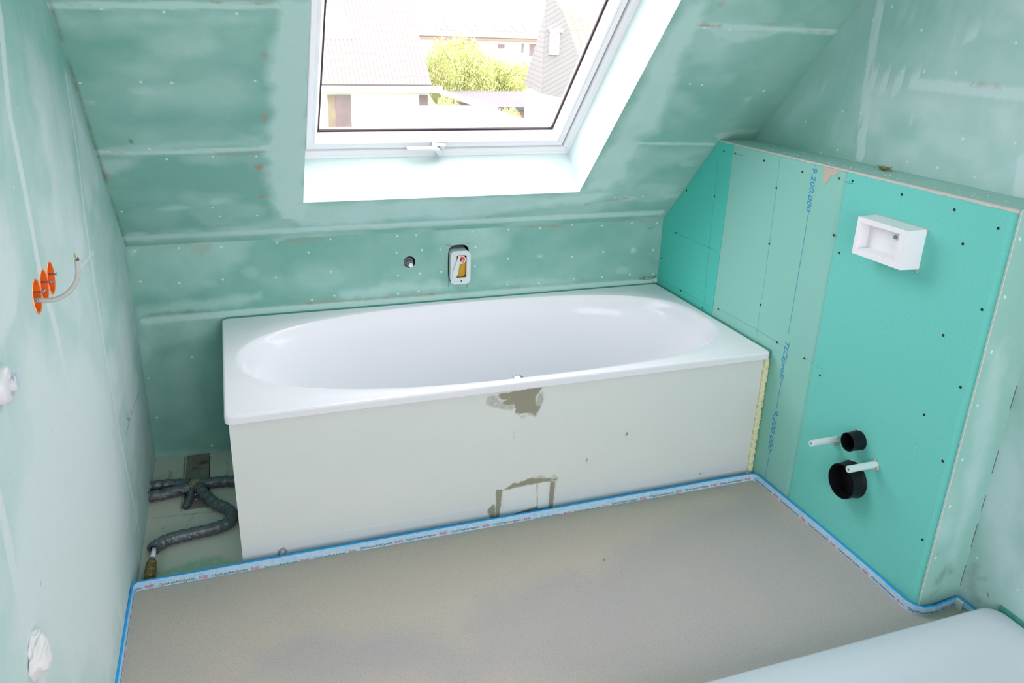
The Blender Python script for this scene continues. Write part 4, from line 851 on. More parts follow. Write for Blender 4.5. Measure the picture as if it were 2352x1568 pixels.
bm = bmesh.new(); revolve(bm, ((AX0 + AX1) / 2, (AY0 + AY1) / 2, AZ - 0.027), (0, 0, 1), [(0, 0.055), (0.006, 0.055), (0.010, 0.05), (0.011, 0)], 32); bm_obj('drain_cover', bm, M['chrome'], ty, smooth=True)
bm = bmesh.new(); box(bm, XR - 0.0085, XR - 0.0005, -2.6, -1.70, AZ - 0.02, AZ + 0.004); tag(bm_obj('sealing_band', bm, M['tape'], bevel=0.001), 'dark green sealing band between the shower tray and the right wall', 'sealing band')

# ------------------------------------------------------------------ white polystyrene box with screw, on the teal board
nb = empty('flush_button_box', (XB, -1.24, 1.0), label='white polystyrene box with hollow front on the bright teal board', cat='wall box')
NY0, NY1, NZ0, NZ1, ND = -1.333, -1.151, 0.946, 1.056, 0.064
bm = bmesh.new()
def q4(pts): return [bm.verts.new(p) for p in pts]
o0 = q4([(XB, NY0, NZ0), (XB, NY1, NZ0), (XB, NY1, NZ1), (XB, NY0, NZ1)])
o1 = q4([(XB - ND, NY0 + .001, NZ0 + .002), (XB - ND, NY1 - .001, NZ0 + .002), (XB - ND, NY1 - .001, NZ1 - .002), (XB - ND, NY0 + .001, NZ1 - .002)])
i1 = q4([(XB - ND, NY0 + .026, NZ0 + .021), (XB - ND, NY1 - .012, NZ0 + .018), (XB - ND, NY1 - .012, NZ1 - .017), (XB - ND, NY0 + .026, NZ1 - .015)])
i2 = q4([(XB - ND + .010, NY0 + .029, NZ0 + .023), (XB - ND + .010, NY1 - .015, NZ0 + .020), (XB - ND + .010, NY1 - .015, NZ1 - .019), (XB - ND + .010, NY0 + .029, NZ1 - .018)])
i3 = q4([(XB - ND + .030, NY0 + .045, NZ0 + .026), (XB - ND + .030, NY1 - .020, NZ0 + .024), (XB - ND + .030, NY1 - .020, NZ1 - .022), (XB - ND + .030, NY0 + .045, NZ1 - .020)])
for A, B_ in ((o0, o1), (o1, i1), (i1, i2), (i2, i3)):
    for k in range(4): bm.faces.new((A[k], A[(k + 1) % 4], B_[(k + 1) % 4], B_[k]))
bm.faces.new(i3); bm.faces.new(o0[::-1])
bm_obj('box_body', bm, M['eps'], nb, bevel=0.0022)
bm = bmesh.new(); revolve(bm, (XB - ND + 0.027, -1.268, 1.021), (-1, 0, 0), [(-0.012, 0.003), (0, 0.003), (0, 0.0055), (0.0015, 0.0052), (0.0018, 0.003), (0.0008, 0)], 16); bm_obj('screw', bm, M['steel'], nb, smooth=True)
# broken gypsum at its corners
rnd = random.Random(2)
for (y, z, n) in ((NY0 - 0.001, NZ1 + .001, 7), (NY0 + .002, NZ0 - .003, 9), (NY1, NZ1 + .001, 3)):
    bm = bmesh.new()
    for i in range(n): bmesh.ops.create_icosphere(bm, subdivisions=1, radius=rnd.uniform(.0012, .003), matrix=Matrix.Translation((XB - 0.001, y + rnd.uniform(-.003, .003), z + rnd.uniform(-.006, .002))))
    bm_obj('broken_plaster', bm, M['gyp'], nb)
bm = bmesh.new()
for (a, b) in ((NY0, NY1),): box(bm, XB - 0.0012, XB, a, b, NZ1, NZ1 + 0.0016)
bm_obj('broken_plaster', bm, M['gyp'], nb)

# black pipes and white tubes
def pipe(label, y, z, r, L, th=0.0025, chip=None):
    o = empty('waste_pipe', (XB, y, z), label=label, cat='pipe')
    bm = bmesh.new(); revolve(bm, (XB, y, z), (-1, 0, 0), [(-0.002, r * 1.07), (0.002, r * 1.065), (0.012, r * 1.02), (L - 0.012, r * 0.985), (L - 0.003, r * 1.01), (L, r), (L, r - th), (L - 0.003, r - th), (0.0015, r - th), (0.0010, 0)], 48); bm_obj('pipe_body', bm, M['pblack'], o, smooth=False)  # black disc closes the bore, standing in for its shaded depth
    rnd = random.Random(int(r * 1000))
    for (a, n) in chip:
        bm = bmesh.new()
        for i in range(n):
            aa = a + rnd.uniform(-.16, .16); rad = r + 0.002 + rnd.uniform(-.001, .002)
            bmesh.ops.create_icosphere(bm, subdivisions=1, radius=rnd.uniform(.0015, .0038), matrix=Matrix.Translation((XB - 0.001, y + rad * math.cos(aa), z + rad * math.sin(aa))) @ Matrix.Diagonal((0.7, 1.4, 1, 1)))
        bm_obj('broken_plaster', bm, M['gyp'], o)
    return o
p1 = pipe('smaller open black pipe stub in the teal board, upper of the two', -1.256, 0.384, 0.029, 0.043, chip=((-1.9, 8), (1.3, 3)))
p2 = pipe('larger open black waste pipe stub in the teal board, lower of the two', -1.263, 0.252, 0.055, 0.044, chip=((-1.7, 10), (1.35, 6)))
def stub(label, y, z, L, chips):
    o = empty('tube_stub', (XB, y, z), label=label, cat='tube')
    bm = bmesh.new(); revolve(bm, (XB, y, z), (-1, 0, 0), [(-0.01, 0.0105), (L - .001, 0.0105), (L, 0.0098), (L, 0.0045), (L - 0.02, 0.0045), (L - 0.02, 0)], 24); bm_obj('tube_body', bm, M['pwhite'], o, smooth=False)
    rnd = random.Random(int(-y * 1000))
    for (dy, dz, n, s) in chips:
        bm = bmesh.new()
        for i in range(n): bmesh.ops.create_icosphere(bm, subdivisions=1, radius=rnd.uniform(.002, .004) * s, matrix=Matrix.Translation((XB - 0.002 - rnd.uniform(0, .004), y + dy + rnd.uniform(-.004, .004), z + dz + rnd.uniform(-.004, .004))))
        bm_obj('broken_plaster', bm, M['gyp'], o)
stub('white tube stub left of the smaller black pipe on the teal board', -1.171, 0.342, 0.100, ((0.003, -0.017, 7, 1.2), (-0.010, -0.008, 5, .8), (-0.008, 0.010, 5, .6)))
stub('white tube stub crossing in front of the larger black pipe on the teal board', -1.335, 0.345, 0.102, ((-0.011, -0.007, 8, 1.0), (0.004, 0.014, 5, .8), (-0.004, -0.014, 4, .7)))
# tiny chips right of the pipes are part of the board face
bm = bmesh.new()
for (y, z) in ((-1.463, 0.487), (-1.455, 0.467), (-1.455, 0.446)): bmesh.ops.create_icosphere(bm, subdivisions=1, radius=0.0022, matrix=Matrix.Translation((XB, y, z)))
bm_obj('pinhole_chips', bm, M['gyp'], b3)

# ------------------------------------------------------------------ back wall fittings
ps = empty('pipe_stub', (STUB[0], 0, STUB[1]), label='grey capped pipe stub in a round hole above the bathtub', cat='pipe')
bm = bmesh.new(); revolve(bm, (STUB[0], 0.0, STUB[1]), (0, 1, 0), [(0.0, 0.0235), (0.045, 0.0235), (0.045, 0)], 32); bm_obj('hole_lining', bm, M['recess'], ps)
bm = bmesh.new(); revolve(bm, (STUB[0] - 0.001, 0.044, STUB[1] - 0.003), (0, -1, 0), [(0, 0.0195), (0.034, 0.0195), (0.037, 0.018), (0.037, 0.013), (0.028, 0.013)], 28); bm_obj('pipe_sleeve', bm, M['pgrey'], ps, smooth=True)
bm = bmesh.new(); revolve(bm, (STUB[0] + 0.001, 0.03, STUB[1] - 0.006), (0, -1, 0), [(0, 0.0125), (0.034, 0.0125), (0.034, 0.0105), (0.046, 0.0105), (0.048, 0.009), (0.049, 0)], 24); bm_obj('cap_collar', bm, M['pgrey'], ps, smooth=True)
bm = bmesh.new(); revolve(bm, (STUB[0] + 0.001, -0.017, STUB[1] - 0.007), (0, -1, 0), [(0, 0.0088), (0.005, 0.0085), (0.007, 0.007), (0.0075, 0)], 24); bm_obj('end_cap', bm, M['whitelab'], ps, smooth=True)
def rrect(hw, hh, r, n=5, cx=0, cz=0, rb=None):
    out = []
    for (sx_, sz, a0) in ((1, 1, 0), (-1, 1, PI / 2), (-1, -1, PI), (1, -1, 1.5 * PI)):
        for k in range(n + 1): a = a0 + k * PI / 2 / n; out.append((cx + sx_ * (hw - r) + r * math.cos(a), cz + sz * (hh - r) + r * math.sin(a)))
    return out
mx_ = empty('mixer_box', (MIX[0], 0, MIX[1]), label='white in-wall mixer box with yellow inside in a cutout above the bathtub', cat='wall box')
bm = bmesh.new(); loops = []
for (hw, hh, r, y) in ((0.0445, 0.0785, 0.020, 0.0), (0.0445, 0.0785, 0.020, 0.05)): loops.append([bm.verts.new((MIX[0] + p[0], y, MIX[1] + p[1])) for p in rrect(hw, hh, r)])
n = len(loops[0])
for k in range(n): bm.faces.new((loops[0][k], loops[0][(k + 1) % n], loops[1][(k + 1) % n], loops[1][k]))
bm.faces.new(loops[1]); bm_obj('hole_lining', bm, M['recess'], mx_)
bm = bmesh.new(); loops = []
for (hw, hh, r, y, cx_, cz) in ((0.038, 0.066, 0.018, 0.045, 0.0, -0.002), (0.039, 0.066, 0.018, -0.024, 0.0, -0.006), (0.041, 0.068, 0.020, -0.026, 0.0, -0.007), (0.041, 0.068, 0.020, -0.030, 0.0, -0.007), (0.0205, 0.046, 0.004, -0.030, 0.004, -0.003), (0.0205, 0.046, 0.004, -0.022, 0.004, -0.003), (0.030, 0.056, 0.010, -0.015, 0.0, -0.003), (0.030, 0.056, 0.010, 0.038, 0.0, -0.003)):
    loops.append([bm.verts.new((MIX[0] + p[0], y, MIX[1] + p[1])) for p in rrect(hw, hh, r, 5, cx_, cz)])
for A, B_ in zip(loops, loops[1:]):
    for k in range(n): bm.faces.new((A[k], A[(k + 1) % n], B_[(k + 1) % n], B_[k]))
bm_obj('box_body', bm, M['frost'], mx_, smooth=False)
bm = bmesh.new(); prism(bm, rrect(0.026, 0.044, 0.016, 5, MIX[0] + 0.001, MIX[1] - 0.008), 0.0, -0.008, lambda p, d: (p[0], d, p[1])); bm_obj('protection_cap', bm, M['ochre'], mx_, bevel=0.003)
bm = bmesh.new(); revolve(bm, (MIX[0] - 0.006, -0.005, MIX[1] - 0.002), (0, -1, 0), [(0, 0.013), (0.012, 0.013), (0.014, 0.010), (0.014, 0)], 24); bm_obj('valve_knob', bm, M['ochre'], mx_, smooth=True)
# round label and hanging band
LX, LZ = MIX[0] + 0.003, MIX[1] + 0.026
def disc(name, r, y, mat, a0=0, a1=2 * PI, dx=0, dz=0):
    n = 24; mesh_obj(name, [(LX + dx, y, LZ + dz)] + [(LX + dx + r * math.cos(a0 + (a1 - a0) * i / n), y, LZ + dz + r * math.sin(a0 + (a1 - a0) * i / n)) for i in range(n + 1)], [(0, i + 1, i + 2) for i in range(n)], mat, mx_)
disc('label_disc', 0.0165, -0.0330, M['whitelab']); disc('label_red_half', 0.0135, -0.0334, M['redlab'], -PI / 2 + .3, PI / 2 + 0.6); disc('label_black_half', 0.0100, -0.0338, M['blk'], PI / 2 + .6, 1.5 * PI + .3, dx=.002)
disc('label_ring', 0.0042, -0.0342, M['whitelab'], dx=.002, dz=-.005); disc('label_dot', 0.002, -0.0346, M['blk'], dx=.002, dz=-.005)
bm = bmesh.new(); prism(bm, [(-0.009, 0.018), (0.0, 0.018), (-0.012, -0.060), (-0.030, -0.072), (-0.033, -0.052)], 0, 0.001, lambda p, d: (LX - 0.004 + p[0], -0.0352 - d, LZ + p[1])); bm_obj('paper_band', bm, M['frost'], mx_)
bm = bmesh.new(); prism(bm, [(-0.0015, 0.004), (0.0015, 0.004), (0.0015, 0), (0.004, 0), (0, -0.005), (-0.004, 0), (-0.0015, 0)], 0, 0.0005, lambda p, d: (MIX[0] + 0.003 + p[0], -0.0302 - d, MIX[1] - 0.061 + p[1])); bm_obj('arrow_mark', bm, M['blk'], mx_)

# ------------------------------------------------------------------ left wall fittings
names = ['open orange socket box with the grey cable coming out, nearest the camera', 'open orange socket box in the middle of the row of three', 'open orange socket box furthest from the cable in the row of three']
for (u, z), lb_ in zip(SOCK, names):
    x0 = -LK * u; o = empty('socket_box', (x0, -u, z), label=lb_, cat='socket box', group='orange socket boxes on the left wall')
    bm = bmesh.new(); revolve(bm, (x0, -u, z), (-1, 0, 0), [(-0.0012, 0.0335), (-0.0012, 0.0305), (0.0, 0.030), (0.016, 0.030), (0.0165, 0.0295), (0.045, 0.0295), (0.045, 0)], 40); bm_obj('box_shell', bm, M['orange'], o)
    for s in (-1, 1):
        bm = bmesh.new(); tube(bm, [Vector((x0 + 0.006, -u + s * 0.0275, z)), Vector((x0 - 0.03, -u + s * 0.0275, z))], 0.0016, 8); revolve(bm, (x0 + 0.006, -u + s * 0.0275, z), (1, 0, 0), [(0, 0.0035), (0.0015, 0.0032), (0.0015, 0)], 12)
        bm_obj('fixing_screw', bm, M['steel'], o)
y0 = -SOCK[0][0]; cb = empty('power_cable', (-0.006, y0, 1.0), label='short grey power cable sticking out of the nearest orange socket box', cat='cable')
cp = smooth_path([(-0.03, y0 + .004, 1.004), (-0.008, y0, 1.008), (0.012, y0, 1.0065), (0.028, y0, 1.009), (0.044, y0, 1.017), (0.060, y0, 1.034), (0.069, y0, 1.055), (0.0715, y0, 1.082)], 8)
bm = bmesh.new(); tube(bm, cp, 0.0047, 14); bm_obj('cable_sheath', bm, M['cable'], cb, smooth=True)
for nm, mt, dx, dy, L in (('green_wire', 'yg', -0.002, 0, 0.014), ('blue_wire', 'navy', 0.0022, 0.001, 0.006), ('brown_wire', 'brownw', 0.0005, -0.003, 0.004)):
    bm = bmesh.new(); tube(bm, [cp[-1] + Vector((dx, dy, -0.002)), cp[-1] + Vector((dx, dy, L * .6)), cp[-1] + Vector((dx - .001, dy, L))], 0.0013, 8); bm_obj(nm, bm, M[mt], cb)
pg = empty('pipe_plug', (-0.008, -1.578, 0.974), label='round white plastic pipe plug on the left wall at the photo edge', cat='plug')
bm = bmesh.new(); revolve(bm, (-0.0083, -1.578, 0.974), (1, 0, 0), [(-0.004, 0.031), (0.010, 0.031), (0.015, 0.028), (0.017, 0.022), (0.017, 0.012), (0.024, 0.011), (0.025, 0.009), (0.025, 0)], 36); bm_obj('plug_body', bm, M['plast'], pg, smooth=True)
bm = bmesh.new(); box(bm, 0.0150, 0.0180, -1.586, -1.570, 0.966, 0.990); bm_obj('plug_slot', bm, M['bluish'], pg, bevel=.001)
# crumpled tissue
bm = bmesh.new(); bmesh.ops.create_icosphere(bm, subdivisions=5, radius=1.0)
for v in bm.verts:
    p = v.co.copy(); c1 = noise.noise(p * 1.3 + Vector((3, 1, 7))); c2 = abs(noise.noise(Vector((p.x * 2, p.y * 1.2 + p.z, p.z * 2.2)))); k = 0.98 + 0.34 * c1 - 0.22 * c2
    v.co = Vector((-0.002 + p.x * 0.018 * k, -1.696 + p.y * 0.034 * k + 0.010 * p.z * p.z, 0.5425 + p.z * 0.038 * k))
tag(bm_obj('tissue_wad', bm, M['tissue'], smooth=False), 'crumpled white tissue stuffed into the lower left wall', 'tissue')

# ------------------------------------------------------------------ pipes on the lower floor
def jacket(pts, label, seed, r=0.0195, hollow=0.0, ext=None):
    o = empty('insulated_pipe', pts[0], label=label, cat='pipe', group='grey insulated pipes in the floor corner')
    P = smooth_path(pts, 12); bm = bmesh.new(); tube(bm, P, r, 16, wrinkle=0.09, seed=seed, hollow=hollow); bm_obj('foil_jacket', bm, M['jacket'], o, smooth=False); return o, P
zc = -0.028
jacket([(-0.02, -0.232, zc), (0.048, -0.232, zc), (0.128, -0.250, zc)], 'grey foil-wrapped pipe from the left wall to the mortar lump, rear of the pair', 1)
jacket([(-0.02, -0.298, zc), (0.051, -0.292, zc), (0.125, -0.278, zc + .002)], 'grey foil-wrapped pipe from the left wall to the mortar lump, front of the pair', 2)
jacket([(0.165, -0.262, zc), (0.222, -0.262, zc), (0.290, -0.272, zc), (0.40, -0.28, zc)], 'grey foil-wrapped pipe running from the mortar lump under the bathtub', 3)
jacket([(0.138, -0.290, zc - .004), (0.128, -0.340, zc - .012), (0.113, -0.375, zc - .020)], 'short dark pipe leaving the mortar lump over the wooden plank', 4, r=0.013)
o5, P5 = jacket([(0.160, -0.285, zc + .004), (0.178, -0.335, zc + .002), (0.215, -0.405, zc), (0.252, -0.447, zc), (0.268, -0.492, zc), (0.252, -0.533, zc), (0.205, -0.553, zc), (0.143, -0.561, zc), (0.078, -0.572, zc), (0.040, -0.598, zc), (0.033, -0.612, zc)], 'curved grey foil-wrapped pipe ending in a brass valve by the blue strip', 5, hollow=0.35)
bm = bmesh.new(); tube(bm, [Vector((0.036, -0.600, zc)), Vector((0.034, -0.640, zc)), Vector((0.033, -0.668, zc))], 0.0075, 14); bm_obj('inner_tube', bm, M['whitelab'], o5, smooth=True)
bm = bmesh.new(); revolve(bm, (0.033, -0.662, zc), (0, -1, 0), [(0, 0), (0, 0.009), (0.006, 0.0092), (0.006, 0.0105), (0.010, 0.0105), (0.010, 0.009), (0.018, 0.009), (0.018, 0)], 24); bm_obj('ferrule', bm, M['steel'], o5)
bm = bmesh.new(); revolve(bm, (0.0325, -0.678, zc), (0, -1, 0), [(0, 0), (0, 0.012), (0.004, 0.0150), (0.012, 0.0155), (0.016, 0.0125), (0.024, 0.0125), (0.026, 0.0165), (0.048, 0.0170), (0.052, 0.0145), (0.060, 0.0145), (0.064, 0.0175), (0.082, 0.0175), (0.085, 0.012), (0.085, 0)], 16); bm_obj('brass_valve', bm, M['brass'], o5)
bm = bmesh.new(); bmesh.ops.create_icosphere(bm, subdivisions=5, radius=1.0)
for v in bm.verts:
    p = v.co.copy(); k = 0.9 + 0.25 * noise.noise(p * 2.2) + 0.12 * noise.noise(p * 8)
    v.co = Vector((0.147 + p.x * 0.030 * k, -0.263 + p.y * 0.030 * k, -0.030 + p.z * 0.022 * k))
lump = bm; bm = bmesh.new(); rnd = random.Random(6)
for i in range(40): bmesh.ops.create_icosphere(bm, subdivisions=1, radius=rnd.uniform(.001, .0028), matrix=Matrix.Translation((0.147 + rnd.uniform(-.04, .04), -0.28 + rnd.uniform(-.06, .03), -0.046 + rnd.uniform(0, .03) * (rnd.random() < .4))))
tag(bm_obj('mortar_crumbs', bm, M['crumb']), 'pale mortar crumbs strewn over the wooden plank in the floor corner', 'debris', kind='stuff')
tag(bm_obj('mortar_lump', lump, M['mortar'], smooth=False), 'crumbly lump of mortar where the grey pipes meet in the floor corner', 'mortar')
# green filler sliver at the strip
bm = bmesh.new(); prism(bm, [(0.055, -0.826), (0.290, -0.826), (0.290, -0.812), (0.058, -0.806)], -0.048, -0.034, lambda p, d: (p[0], p[1], d)); tag(bm_obj('board_offcut', bm, M['fibre'], bevel=.001), 'narrow pale board offcut lying against the blue strip beside the bath panel', 'board')

# ------------------------------------------------------------------ outdoors
G0 = -2.9
def mat_tiles(name, c1, c2, mortar, bw, rh):
    t = NT(name); uv = t.new('ShaderNodeUVMap'); br = t.new('ShaderNodeTexBrick'); br.offset = 0.0
    br.inputs['Color1'].default_value = c1; br.inputs['Color2'].default_value = c2; br.inputs['Mortar'].default_value = mortar
    br.inputs['Scale'].default_value = 1.0; br.inputs['Mortar Size'].default_value = 0.018; br.inputs['Brick Width'].default_value = bw; br.inputs['Row Height'].default_value = rh
    t.link(uv.outputs[0], br.inputs['Vector']); return t.set(br.outputs['Color'], 0.8)
M['tiles'] = mat_tiles('sandy_roof_tiles', (0.215, 0.236, 0.20, 1), (0.20, 0.226, 0.19, 1), (0.14, 0.138, 0.12, 1), 0.155, 0.40)
M['tiles2'] = mat_tiles('far_roof_tiles', (0.20, 0.205, 0.17, 1), (0.195, 0.20, 0.17, 1), (0.17, 0.16, 0.14, 1), 0.3, 0.4)
M['slate'] = mat_tiles('grey_slates', (0.185, 0.205, 0.19, 1), (0.175, 0.195, 0.185, 1), (0.15, 0.16, 0.155, 1), 9.0, 0.13)
M['render'] = simple('white_render', (0.75, 0.75, 0.74, 1), 0.9, var=0.02, scale=1)
M['felt'] = simple('grey_roof_felt', (0.125, 0.13, 0.13, 1), 0.9, var=0.25, scale=6)
M['brick'] = simple('red_brick', (0.26, 0.20, 0.16, 1), 0.9, var=0.08, scale=6)
M['dpane'] = simple('dark_house_pane', (0.21, 0.17, 0.17, 1), 0.25, var=0.3, scale=2)
M['cpane'] = simple('curtained_pane', (0.27, 0.24, 0.16, 1), 0.3, var=0.25, scale=2.5)
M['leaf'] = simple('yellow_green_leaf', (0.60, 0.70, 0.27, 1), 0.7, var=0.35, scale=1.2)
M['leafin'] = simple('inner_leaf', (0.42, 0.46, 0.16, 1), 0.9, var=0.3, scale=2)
M['grass'] = simple('lawn', (0.20, 0.29, 0.13, 1), 0.95, var=0.2, scale=0.5)
M['solar'] = simple('collector_tubes', (0.16, 0.14, 0.26, 1), 0.3, var=0.1)
def quad(name, pts, mat, parent, uv=None, th=None):
    o = mesh_obj(name, pts, [tuple(range(len(pts)))], mat, parent)
    if uv:
        l = o.data.uv_layers.new(name='UVMap')
        for i, li in enumerate(o.data.polygons[0].loop_indices): l.data[li].uv = uv[i]
    if th:
        md = o.modifiers.new('thickness', 'SOLIDIFY'); md.thickness = th; md.offset = 0
    return o
gr = mesh_obj('garden_ground', [(-60, 0.9, G0), (80, 0.9, G0), (80, 120, G0), (-60, 120, G0)], [(0, 1, 2, 3)], M['grass']); tag(gr, kind='structure')
def T(k, t_): return (0.361 + k * t_, -2.88 + t_)   # direction k at distance t
# neighbour's tiled house
hA = empty('tiled_house', (5, 30, G0), label='white house with pale tiled roof filling the left of the skylight view', cat='house')
xe, ye, ze = 7.82, 27.0, -0.50; rx0 = 0.5; sl = 0.84; ys_ = 7.0
L_ = math.hypot(ys_, ys_ * sl)
quad('roof', [(rx0, ye, ze), (xe, ye, ze), (xe, ye + ys_, ze + ys_ * sl), (rx0, ye + ys_, ze + ys_ * sl)], M['tiles'], hA, [(0, 0), (xe - rx0, 0), (xe - rx0, L_), (0, L_)], th=0.12)
bm = bmesh.new(); box(bm, rx0, xe - 0.05, ye + 0.35, ye + 10, G0, ze + 0.25); bm_obj('wall', bm, M['render'], hA)
bm = bmesh.new(); box(bm, rx0, xe + 0.4, ye - 0.12, ye + 0.3, ze - 0.24, ze - 0.02); bm_obj('gutter_board', bm, M['render'], hA)
yw = ye + 0.34
for (x0, x1, z0, z1, m) in ((3.98, 4.82, -2.35, -0.86, 'cpane'), (4.25, 4.82, -2.35, -0.86, 'dpane'), (3.2, 3.62, -2.8, -0.86, 'dpane'), (7.42, 7.74, -1.32, -0.86, 'dpane')):
    box_obj('window', (x0, x1, yw - (0.03 if m == 'cpane' else 0.045), yw + 0.02, z0, z1), M[m], hA)
# flat white roof dormer and collector
def roofpt(x, d, out=0.0): n_ = math.hypot(1, sl); return (x, ye + d / n_ - out * sl / n_, ze + d * sl / n_ + out / n_)
bm = bmesh.new(); prism(bm, [(3.5, 2.35), (5.25, 2.35), (5.05, 4.2), (3.5, 4.2)], 0.0, 0.12, lambda p, d: roofpt(p[0], p[1], d)); bm_obj('dormer_sheet', bm, M['render'], hA)
bm = bmesh.new()
for i in range(16): prism(bm, [(4.55 + i * 0.115, 4.95), (4.60 + i * 0.115, 4.95), (4.60 + i * 0.115, 6.6), (4.55 + i * 0.115, 6.6)], 0.08, 0.16, lambda p, d: roofpt(p[0], p[1], d))
bm_obj('solar_collector', bm, M['solar'], hA)
bm = bmesh.new(); prism(bm, [(4.48, 4.86), (6.45, 4.86), (6.45, 4.93), (4.48, 4.93)], 0.05, 0.18, lambda p, d: roofpt(p[0], p[1], d)); prism(bm, [(4.46, 4.86), (4.53, 4.86), (4.53, 6.6), (4.46, 6.6)], 0.05, 0.18, lambda p, d: roofpt(p[0], p[1], d)); bm_obj('collector_frame', bm, M['brick'], hA)
# carport roof
cp_ = empty('carport', (7, 18, G0), label='low flat carport roof beside the tiled house, seen through the skylight', cat='carport')
x0, x1, y0_, y1_ = 4.3, 7.75, 14.0, 21.2
box_obj('carport_roof', (x0, x1, y0_, y1_, -0.78, -0.70), M['render'], cp_)
bm = bmesh.new()
for i in range(60): tube(bm, [Vector((x0 + 0.03 + i * 0.062, y0_, -0.70)), Vector((x0 + 0.03 + i * 0.062, y1_, -0.70))], 0.018, 6)
bm_obj('corrugation', bm, M['render'], cp_)
for (x, y) in ((x0 + .1, y0_ + .1), (x1 - .1, y0_ + .1), (x0 + .1, y1_ - .1), (x1 - .1, y1_ - .1)): box_obj('post', (x - .05, x + .05, y - .05, y + .05, G0, -0.78), M['render'], cp_)
# far terrace
ro = empty('terraced_houses', (17, 52, G0), label='long row of white houses with tiled roof in the far background', cat='house')
yb = 52.0; zr = 1.0
quad('roof', [(9, yb, zr), (28, yb, zr), (28, yb + 5, zr + 2.1), (9, yb + 5, zr + 2.1)], M['tiles2'], ro, [(0, 0), (19, 0), (19, 5), (0, 5)], th=0.15)
box_obj('wall', (9, 28, yb + 0.3, yb + 9, G0, zr + 0.1), M['render'], ro)
bm = bmesh.new(); box(bm, 9, 28, yb - 0.12, yb, zr - 0.12, zr); bm_obj('gutter', bm, M['brick'], ro)
for k, z0, z1, w in ((0.270, -0.1, 0.72, 2.1), (0.3375, 0.35, 0.62, 0.5), (0.370, 0.1, 0.72, 0.15), (0.381, -0.1, 0.70, 1.2)):
    x, y = T(k, 54.9); box_obj('window', (x, x + w, yb + 0.24, yb + 0.32, z0, z1), M['dpane'], ro)
for k in (0.255, 0.268, 0.293, 0.307, 0.318, 0.330, 0.342, 0.356, 0.371):
    x, y = T(k, 56.5); bm = bmesh.new(); prism(bm, [(x, 0.9), (x + .55, 0.9), (x + .55, 2.2), (x, 2.2)], 0.1, 0.2, lambda p, d: (p[0], yb + p[1], zr + p[1] * .42 + d)); bm_obj('roof_window', bm, M['render'], ro)
for k in (0.245, 0.33, 0.372):
    x, y = T(k, 57); box_obj('chimney', (x, x + .6, yb + 4.2, yb + 4.8, 2.5, 3.3), M['render'], ro)
# shed
sh = empty('garden_shed', (11, 27, G0), label='brick shed with flat grey felt roof, seen through the skylight', cat='shed')
box_obj('roof', (9.3, 13.6, 23.6, 31.0, -1.06, -0.96), M['felt'], sh)
box_obj('wall', (9.55, 13.4, 23.8, 30.8, G0, -1.06), M['brick'], sh)
box_obj('fascia', (9.22, 9.30, 23.5, 31.1, -1.14, -0.93), M['render'], sh)
# slate-hung gable house
sg = empty('slate_gable_house', (11, 20, G0), label='house with grey slate-hung gable at the right of the skylight view', cat='house')
t0 = 22.0; xa, ya = T(0.399, t0); K = lambda px_k, z: (0.361 + px_k * t0, ya, z)
quad('slate_gable', [K(0.399, -0.16), K(0.470, -0.42), K(0.452, 0.75), K(0.4215, 2.15), K(0.404, 2.6), K(0.399, 2.4)], M['slate'], sg, [(0, 0), (1.5, -1.0), (1.2, 0.4), (0.5, 1.9), (0.1, 2.7), (0, 2.4)])
c_, d_ = T(0.3735, 24.6); quad('slate_side', [(xa, ya, -0.16), (0.361 + 0.4035 * t0, ya + .02, 2.4), (c_, d_, -0.07)], M['slate'], sg, [(0, 0), (0, 2.4), (2.4, 0)])
bm = bmesh.new(); prism(bm, [(xa + 0.01, ya + 0.05), (xa + 5, ya + 0.05), (xa + 5, d_ - .05), (c_ + 0.02, d_ - .05)], G0, -0.20, lambda p, d: (p[0], p[1], d)); bm_obj('wall', bm, M['render'], sg)
box_obj('window', (0.361 + .4065 * t0, 0.361 + .4195 * t0, ya - 0.06, ya + 0.02, 0.92, 1.52), M['render'], sg)
box_obj('window_shutter_box', (0.361 + .4050 * t0, 0.361 + .4230 * t0, ya - 0.12, ya + 0.02, 1.53, 1.62), M['render'], sg)
quad('roof', [K(0.4215, 2.15), K(0.452, 0.75), (0.361 + 0.64 * t0, ya + 2.5, 0.75), (0.361 + 0.60 * t0, ya + 3.8, 3.2)], M['tiles2'], sg, [(0, 2), (0, 0), (4, 0), (4, 3)])
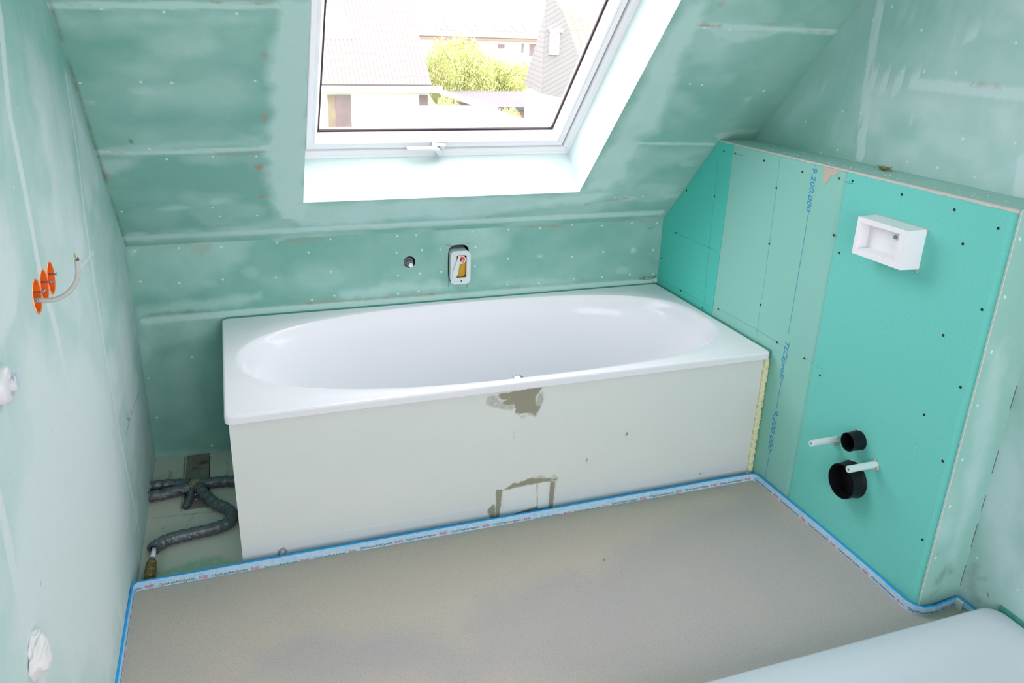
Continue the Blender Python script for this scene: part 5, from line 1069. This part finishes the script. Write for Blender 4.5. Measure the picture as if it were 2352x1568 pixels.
# leafy bushes
def bush_mesh(seed, n=1500, leaf=0.10):
    rnd = random.Random(seed); V, Fc = [], []
    for i in range(n):
        a = rnd.uniform(0, 2 * PI); b = math.acos(rnd.uniform(-0.3, 1)); r = rnd.uniform(0.72, 1.08) * (1 + 0.25 * noise.noise(Vector((math.cos(a) * 2, math.sin(a) * 2, b * 2 + seed))))
        c = Vector((math.cos(a) * math.sin(b), math.sin(a) * math.sin(b), math.cos(b))) * r
        n1 = Vector((rnd.uniform(-1, 1), rnd.uniform(-1, 1), rnd.uniform(-1, 1))).normalized(); n2 = n1.orthogonal().normalized(); n3 = n1.cross(n2); s = leaf * rnd.uniform(.6, 1.3); k = len(V)
        V += [c - n2 * s, c + n3 * s * .5, c + n2 * s, c - n3 * s * .5]; Fc.append((k, k + 1, k + 2, k + 3))
    return V, Fc
BV, BF = bush_mesh(1, 5200, 0.05); fol = None
spots = [(0.264, 36.0, 0.95, 1.5, -0.75, 'leafy yellow-green bush directly right of the tiled house roof'), (0.302, 36.4, 1.15, 1.6, -0.95, 'tall yellow-green bush in front of the far white houses'), (0.283, 39.6, 1.45, 2.1, -1.0, 'yellow-green bush behind the two nearer bushes beside the tiled roof'),
         (0.337, 38.0, 1.25, 1.35, -1.15, 'round yellow-green bush behind the shed roof'), (0.367, 36.6, 1.05, 1.25, -1.2, 'low yellow-green bush between shed and slate gable'), (0.386, 39.0, 1.25, 1.2, -1.2, 'yellow-green bush touching the outline of the slate gable house'),
         (0.269, 28, 0.6, 1.4, -2.2, 'narrow yellow-green bush beside the red brick shed wall'), (0.352, 23.0, 0.50, 0.75, -1.45, 'small yellow-green tree in front of the shed')]
for i, (k, t_, rxy, rz, zb, lab) in enumerate(spots):
    x, y = T(k, t_)
    o = empty('garden_bush', (x, y, 0), label=lab, cat='bush', group='bushes in the garden')
    if fol is None:
        fol = mesh_obj('foliage', BV, BF, M['leaf']); o2 = fol
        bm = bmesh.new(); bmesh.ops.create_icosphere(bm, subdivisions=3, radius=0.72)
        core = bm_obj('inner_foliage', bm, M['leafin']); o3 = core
        bm = bmesh.new(); revolve(bm, (0, 0, 0), (0, 0, 1), [(-1.6, 0.08), (0.2, 0.05), (0.2, 0)], 8); stem = bm_obj('stem', bm, M['brick']); o4 = stem
    else:
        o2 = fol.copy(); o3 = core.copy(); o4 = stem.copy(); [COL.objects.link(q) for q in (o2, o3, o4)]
    o.location = (x, y, zb); o.scale = (rxy, rxy, rz); o.rotation_euler = (0, 0, i * 1.3)
    for q in (o2, o3, o4): q.parent = o
